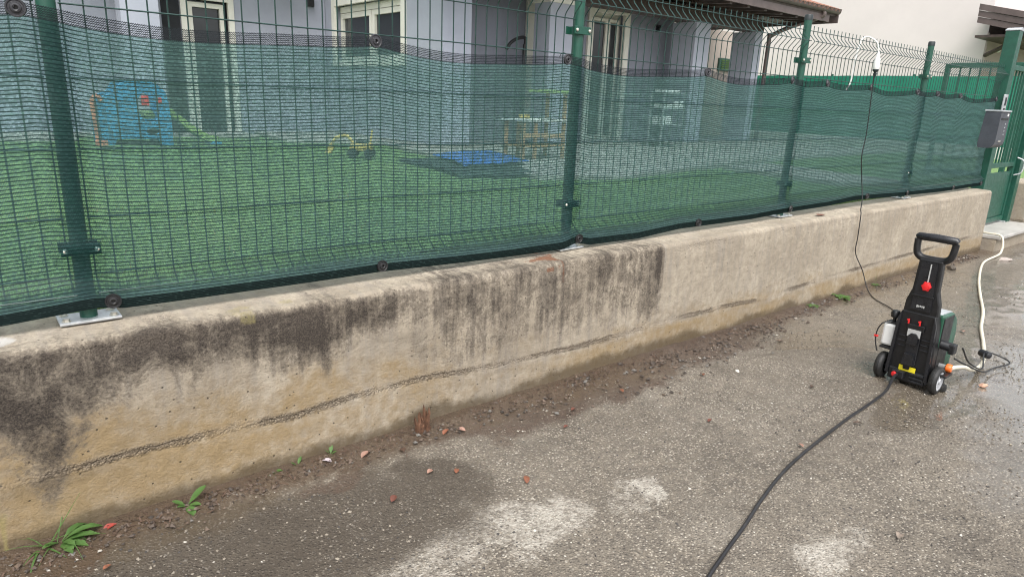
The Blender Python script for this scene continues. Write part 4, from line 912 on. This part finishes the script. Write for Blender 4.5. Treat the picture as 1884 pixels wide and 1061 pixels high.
# white extension lead hung over the fence, with its socket
xl = thing('extension_lead', 'white extension lead hung over the fence top with its socket', 'extension lead', (5.0, 0, 0))
MB().tube(spline([(-.16, .03, 1.46), (-.15, .012, 1.52), (-.14, .012, 1.66), (-.11, .008, 1.79), (-.08, -.004, 1.826), (-.03, -.02, 1.826), (.005, -.052, 1.80), (.025, -.066, 1.755), (.03, -.068, 1.715)], 6), .0052, 7).build('lead', M_WHITEP, xl, True)
MB().lathe([(.006, .075), (.010, .065), (.0145, .04), (.021, .02), (.023, -.035), (.021, -.042), (.0, -.042)], 14, Matrix.Translation((.030, -.070, 1.655)), True).build('socket', M_WHITEP, xl, True)
# black washer cable
pc = thing('power_cable', 'thin black power cable hanging down the net and wall to the washer', 'cable', (5.0, 0, 0))
MB().lathe([(.021, .0), (.0215, -.008), (.011, -.018), (.009, -.024), (.013, -.028), (.012, -.036), (.007, -.052), (.004, -.062)], 14, Matrix.Translation((.030, -.070, 1.612)), True).build('plug', M_CAP, pc, True)
pcp = [(.030, -.070, 1.556), (.032, -.072, 1.45), (.035, -.078, 1.30), (.040, -.082, 1.14), (.020, -.086, .99), (.060, -.10, .82), (.010, -.15, .68), (-.09, -.195, .614), (-.135, -.222, .58), (-.125, -.224, .42), (-.105, -.222, .29), (.04, -.235, .14), (.03, -.30, .03), (-.12, -.42, .006), (-.28, -.60, .006), (-.55, -.82, .006), (-.95, -1.0, .006), (-1.30, -1.12, .010), (-1.46, -1.2, .06), (-1.52, -1.22, .09)]
MB().tube(spline([(x, y, z+(zg(5+x) if z < .1 else 0)) for x, y, z in pcp], 8), .0036, 7).build('cable', M_CORD, pc, True)
cl = MB(); cl.tube(spline([(3.50, -1.39, .20), (3.62, -1.40, .10), (3.80, -1.42, .03), (4.05, -1.36, .046), (4.16, -1.42, .012), (4.10, -1.47, .006), (3.95, -1.44, .006), (3.75, -1.44, .03), (3.60, -1.39, .09), (3.52, -1.36, .13)], 7), .0042, 6)
gl = thing('gun_lead', 'thin black lead looped over the cream hose beside the washer', 'lead', (0, 0, 0)); cl.build('lead', M_CORD, gl, True)
MB().lathe([(.009, -.036), (.019, -.028), (.023, 0), (.019, .028), (.009, .036)], 14, Matrix.Translation((4.05, -1.36, .038)) @ Matrix.Rotation(R(62), 4, 'Z') @ Matrix.Rotation(R(90), 4, 'Y'), True).build('weight', M_BLACK2, gl, True)

# ================================================================== leaves, stones, weeds
def leaf_obj(x, y, ln, wd, rot, col, label, curl=.5, tilt=.2):
    ln *= .82; wd *= .8; n, m_ = 9, 5; P = np.zeros((n, m_, 3))
    for i in range(n):
        t = i/(n-1); hw = wd*math.sin(math.pi*t**.8)**.85*.5+.0008
        for j in range(m_):
            s = j/(m_-1)*2-1; P[i, j] = ((t-.5)*ln, s*hw, .003+abs(s)**1.6*hw*curl+math.sin(t*3.1)*ln*.09+random.uniform(0, .0015))
    me = grid_mesh('leaf', P, None, True, [M_LEAFT]); c = np.tile(np.array(col), (n*m_, 1))*(.8+.4*rng.random((n*m_, 1)))
    at = me.attributes.new('tint', 'FLOAT_COLOR', 'POINT'); at.data.foreach_set('color', np.c_[c, np.ones(n*m_)].astype(np.float32).reshape(-1))
    o = link('fallen_leaf', me, None, label, 'leaf', 'fallen leaves on the road'); o.location = (x, y, zg(x)+.004); o.rotation_euler = (random.uniform(-tilt, tilt), random.uniform(-tilt, tilt), rot)
RB = (.13, .042, .026); OR_ = (.20, .072, .036); BR = (.075, .042, .027); PK = (.30, .17, .125)
for a in [(1.125, -.325, .050, .026, .4, OR_, 'orange-brown leaf right beside the brown dead stump'), (1.185, -.345, .045, .024, 2.2, PK, 'pinkish leaf lying just past the orange one at the dead stump'),
          (1.70, -.47, .042, .016, .2, RB, 'curled red-brown leaf in the dirt strip, upper of two in the middle'), (1.56, -.57, .036, .015, .1, RB, 'curled red-brown leaf below the dirt strip, lower of two in the middle'),
          (2.03, -.46, .042, .022, 1.2, OR_, 'orange leaf on the reddish dirt near the wall middle'), (2.12, -.89, .040, .018, .1, RB, 'flat red-brown leaf alone on open asphalt right of centre'),
          (1.16, -.78, .050, .026, 1.0, OR_, 'upright orange-red leaf on dark asphalt in the lower middle'), (.72, -.61, .042, .026, .6, RB, 'red-brown leaf lying alone on the dark wet asphalt at lower left'),
          (.78, -.30, .055, .030, .3, PK, 'pale pink leaf near the wall foot between weed and stump'), (.91, -.35, .042, .024, 1.4, BR, 'brown leaf in the dirt just left of the dead stump'),
          (.91, -.54, .036, .022, .2, PK, 'pale leaf on dark asphalt, left of a pair below the stump'), (.99, -.59, .034, .022, .8, OR_, 'orange leaf on dark asphalt, right of a pair below the stump'),
          (-.05, -.245, .050, .024, .3, (.28, .035, .022), 'bright red leaf at the wall foot between the two green weeds'), (-.09, -.44, .032, .016, .5, OR_, 'small orange leaf on the road in the bottom left corner'),
          (2.87, -.97, .050, .026, .2, BR, 'dark brown leaf on wet asphalt left of the washer'), (2.65, -1.29, .055, .016, -.7, BR, 'dark curled leaf lying just right of the black hose'),
          (2.24, -1.24, .036, .020, 1.2, PK, 'small pinkish leaf beside the left of the black hose'), (1.93, -1.74, .060, .028, .2, (.24, .19, .15), 'pale grey-brown leaf on dry asphalt right of the hose foreground'),
          (4.58, -1.09, .055, .032, .5, PK, 'pinkish leaf on the road behind the washer'), (.64, -.265, .050, .028, 2.4, (.42, .36, .38), 'whitish dry leaf at the wall foot by the small weeds'),
          (2.53, -.56, .048, .026, .9, OR_, 'orange leaf in the gravelly dirt toward the right of the wall')]: leaf_obj(*a)
def rock(name, label, cat, x, y, s, col, flat=.5, seed=0, z=None):
    bm = bmesh.new(); bmesh.ops.create_icosphere(bm, subdivisions=2, radius=1); rr = random.Random(seed)
    pl_ = [(Vector((rr.uniform(-1, 1), rr.uniform(-1, 1), rr.uniform(-1, 1))).normalized(), rr.uniform(.55, .8)) for _ in range(9)]
    for v in bm.verts:
        for nrm, d in pl_:
            k = v.co.dot(nrm)
            if k > d: v.co -= nrm*(k-d)
        v.co = Vector((v.co.x*s[0], v.co.y*s[1], v.co.z*s[2]))
    me = bpy.data.meshes.new(name); bm.to_mesh(me); bm.free(); me.materials.append(mat('rock_'+str(seed), col, .85, 0, .25, 40, .4, 150))
    o = link(name, me, None, label, cat); o.location = (x, y, zg(x)+s[2]*.55 if z is None else z); o.rotation_euler = (0, 0, rr.uniform(0, 3)); return o
rock('brick_fragment', 'pinkish brick fragment on the road right of the washer', 'brick fragment', 3.66, -1.475, (.026, .020, .012), (.50, .30, .21), 1, 3)
rock('flat_stone', 'flat pale stone on the road near the gate step', 'stone', 7.59, -.52, (.085, .05, .02), (.36, .31, .28), 1, 4)
rock('dark_stone', 'small dark stone by the wall above the washer handle', 'stone', 6.6, -.37, (.06, .045, .03), (.09, .075, .06), 1, 5)
rock('white_pebble', 'flat whitish pebble in the gravel right of the wall middle', 'pebble', 2.74, -.63, (.022, .012, .006), (.6, .56, .5), 1, 6)
rock('tile_shard', 'dark red tile shard lying on the wall top past the third post', 'tile shard', 4.42, -.135, (.05, .022, .006), (.13, .045, .03), 1, 8, .604)
# countless loose grit: embedded aggregate and gravel along the wall foot
def grit():
    oct_ = np.array([(1, 0, 0), (-1, 0, 0), (0, 1, 0), (0, -1, 0), (0, 0, 1), (0, 0, -1)], float)
    OF = np.array([(0, 2, 4), (2, 1, 4), (1, 3, 4), (3, 0, 4), (2, 0, 5), (1, 2, 5), (3, 1, 5), (0, 3, 5)])
    def field(name, label, x, y, s, sink, cols, cat):
        n = len(x); q = rng.random((n, 6, 3))*.5+.75; sc = s[:, None]*np.stack([.8+.5*rng.random(n), .8+.5*rng.random(n), .45+.3*rng.random(n)], -1)
        V = oct_[None]*q*sc[:, None, :]+(rng.random((n, 6, 3))-.5)*s[:, None, None]*.5
        a = rng.random(n)*6.283; ca, sa = np.cos(a)[:, None], np.sin(a)[:, None]
        V = np.stack([V[..., 0]*ca-V[..., 1]*sa, V[..., 0]*sa+V[..., 1]*ca, V[..., 2]], -1)
        base = gz(x, y)+sink(s)
        V = V+np.stack([x, y, base], -1)[:, None]
        F = (OF[None]+np.arange(n)[:, None, None]*6).reshape(-1, 3)
        me = tri_soup(name, V.reshape(-1, 3), F, np.repeat(cols, 6, 0), [M_TINT], False)
        link(name, me, None, label, cat, None, 'stuff')
    n = 26000; y = -.22-rng.random(n)**.9*2.2; x = -.6+(-y)*.2+rng.random(n)**1.35*7.0
    keep = fbm(x*2.5+4, y*2.5) > .40; x = x[keep]; y = y[keep]; n = len(x)
    t = rng.random((n, 1)); c = (1-t)*np.array([.10, .085, .07])+t*np.array([.30, .26, .205]); wmask = rng.random(n) < .035; c[wmask] = np.array([.55, .52, .46]); dk = rng.random(n) < .15; c[dk] = (.05, .045, .042)
    s = .0022+.0036*rng.random(n)**2.2
    field('aggregate', 'small stones set in the worn asphalt road surface', x, y, s, lambda q: q*.12, c, 'gravel')
    n = 7500; x = -.5+rng.random(n)**1.1*8.0; d = np.abs(rng.normal(size=n))*.055*(1+1.7*sstep(1.1, 2.4, x)*sstep(4.6, 2.8, x)); y = -.222-d
    keep = rng.random(n) < sstep(.30, .62, fbm(x*3.5, y*5))*1.0+.18; x = x[keep]; y = y[keep]; n = len(x)
    t = rng.random((n, 1)); c = (1-t)*np.array([.030, .024, .020])+t*np.array([.135, .095, .068]); g_ = rng.random(n) < .12; c[g_] = (.15, .14, .125); wmask = rng.random(n) < .006; c[wmask] = (.4, .37, .32)
    s = (.0022+.0085*rng.random(n)**3.0)*(1+.2*sstep(1.4, 2.6, x))
    field('wall_foot_gravel', 'dark loose gravel and grit along the wall foot', x, y, s, lambda q: q*.25+.009*rng.random(len(q)), c, 'gravel')
    # twigs and leaf crumbs
    n = 2200; x = -.4+rng.random(n)*6; y = -.225-np.abs(rng.normal(size=n))*.06; a = rng.random(n)*6.28; l = .004+.010*rng.random(n)**2; wd = .0011+.0012*rng.random(n)
    base = gz(x, y)+.008+.008*rng.random(n); V = np.zeros((n, 4, 3)); up = (rng.random(n)-.4)*.008
    for i, (p, q) in enumerate(((-1, -1), (1, -1), (1, 1), (-1, 1))): V[:, i] = np.stack([x+np.cos(a)*l*p-np.sin(a)*wd*q, y+np.sin(a)*l*p+np.cos(a)*wd*q, base+up*p], -1)
    t = rng.random((n, 1)); c = (1-t)*np.array([.030, .019, .013])+t*np.array([.115, .066, .042])
    link('leaf_litter', tri_soup('leaf_litter', V.reshape(-1, 3), np.arange(4*n).reshape(n, 4), np.repeat(c, 4, 0), [M_TINT]), None, 'brown leaf crumbs and twigs in the dirt along the wall foot', 'litter', None, 'stuff')
grit()
# weeds
def leaf_blade(b, base, d, ln, wd, lift, droop, n=7, lobe=0., narrow=False):
    d = Vector(d).normalized(); side = d.cross(Vector((0, 0, 1))).normalized(); vs = []; 
    for i in range(n):
        t = i/(n-1); p = Vector(base)+d*ln*t+Vector((0, 0, 1))*(lift*t-droop*t*t)
        prof_ = (1-t)**.7*(.35+.65*min(1, t*6)) if narrow else (.10+.9*math.sin(math.pi*min(1, max(0, (t-.12)/.88))**1.0)**.8 if t > .12 else .10)
        hw = wd*.5*prof_*(1+lobe*math.sin(t*19)); hw = max(hw, .0006)
        vs += [p-side*hw+Vector((0, 0, hw*.35)), p, p+side*hw+Vector((0, 0, hw*.35))]
    fs = []
    for i in range(n-1):
        k = i*3; fs += [(k, k+1, k+4, k+3), (k+1, k+2, k+5, k+4)]
    b.add(vs, fs)
def weed(label, x, y, leaves, blades=()):
    t = thing('weed', label, 'weed', (x, y, zg(x)+.008), 0, 'green weeds along the wall foot')
    for a, ln, wd, lift, dr, lobe in leaves:
        b = MB(); leaf_blade(b, (0, 0, 0), (math.cos(R(a)), math.sin(R(a)), 0), ln, wd, lift, dr, 9, lobe); b.build('leaf', M_WEED, t, True)
    for a, ln, wd, lift, dr, ox in blades:
        b = MB(); leaf_blade(b, (ox, 0, 0), (math.cos(R(a)), math.sin(R(a)), 0), ln, wd, lift, dr, 8, 0, True); b.build('blade', M_WEED, t, True)
weed('largest green weed, grassy and broad-leaved, at the bottom left wall foot', -.175, -.245,
     [(-20, .10, .026, .05, .04, .16), (8, .115, .030, .07, .07, .18), (-8, .09, .022, .075, .05, .2), (-45, .085, .026, .02, .02, .2), (-75, .075, .028, .02, .02, .18), (30, .085, .022, .08, .07, .15), (-60, .06, .02, .04, .03, .2), (-25, .07, .024, .015, .015, .2), (-10, .08, .030, .02, .01, .15), (200, .05, .02, .03, .02, .1)],
     [(15, .10, .007, .13, .0, -.03), (200, .08, .006, .09, .02, -.02), (-60, .10, .008, .02, .03, -.04), (-110, .13, .008, .04, .07, -.05), (170, .10, .006, .05, .03, -.03), (-30, .12, .007, .10, .05, -.05), (-130, .07, .007, .02, .02, -.05), (60, .09, .004, .12, .02, -.01), (130, .08, .004, .07, .05, -.04), (-80, .11, .004, .05, .06, .02), (-15, .12, .004, .06, .07, .01), (240, .09, .004, .03, .04, -.02)])
weed('small green weed with four rounded leaves, second from the left', .165, -.262, [(10, .065, .030, .055, .01, 0), (150, .045, .020, .020, .0, 0), (-85, .060, .028, .006, .012, 0), (-30, .042, .022, .012, .01, 0), (190, .032, .014, .01, .0, 0)])
weed('tiny green weed below the wall, leftmost of three sprouts', .455, -.228, [(-20, .034, .016, .015, .01, 0), (200, .032, .014, .012, .01, 0), (-90, .02, .01, .01, 0, 0)])
weed('tiny green sprout below the wall, middle one of three', .545, -.230, [(40, .028, .013, .022, .0, 0), (170, .024, .011, .018, 0, 0)])
weed('tiny green sprout by the whitish leaf, rightmost of three', .675, -.224, [(60, .026, .016, .028, .0, 0), (-30, .022, .012, .012, 0, 0), (160, .02, .01, .02, 0, 0)])
weed('small green weed at the wall foot under the hanging cable', 4.66, -.285, [(k*47, .055+.02*(k % 3), .03, .03, .02, .1) for k in range(8)])
weed('low green weed at the wall foot left of the hanging cable', 4.25, -.268, [(k*61, .05, .022, .022, .02, .1) for k in range(6)])
weed('thin weed at the wall foot right of the hanging cable', 5.28, -.262, [(k*70, .04, .018, .02, .01, 0) for k in range(5)], [(90, .02, .006, .13, 0, 0)])
ds = thing('dead_stump', 'brown splintered dead plant stump standing at the wall foot', 'stump', (1.055, -.262, zg(1)+.004))
M_DEAD = mat('dead_plant_brown', (.10, .048, .026), .85, 0, .5, 60, .6, 120)
for k in range(26):
    a = random.uniform(0, 6.28); rr_ = random.uniform(0, .024); h = random.choice([.025, .04, .05, .06, .07]); l = random.uniform(-.010, .010)
    x, y = rr_*math.cos(a)*1.3, rr_*math.sin(a)*.7
    if k in (0, 1, 2): x, h = .004+.005*k, (.118, .108, .09)[k]
    if k in (3, 4): x, h = -.017+.006*(k-3), (.092, .08)[k-3]
    MB().tube([(x, y, -.01), (x+l*.3, y, h*.45), (x+l*.8, y+random.uniform(-.004, .004), h*.8), (x+l, y, h)], [.012, .0115, .008, .002], 5, True, .6).build('splinter', M_DEAD, ds)
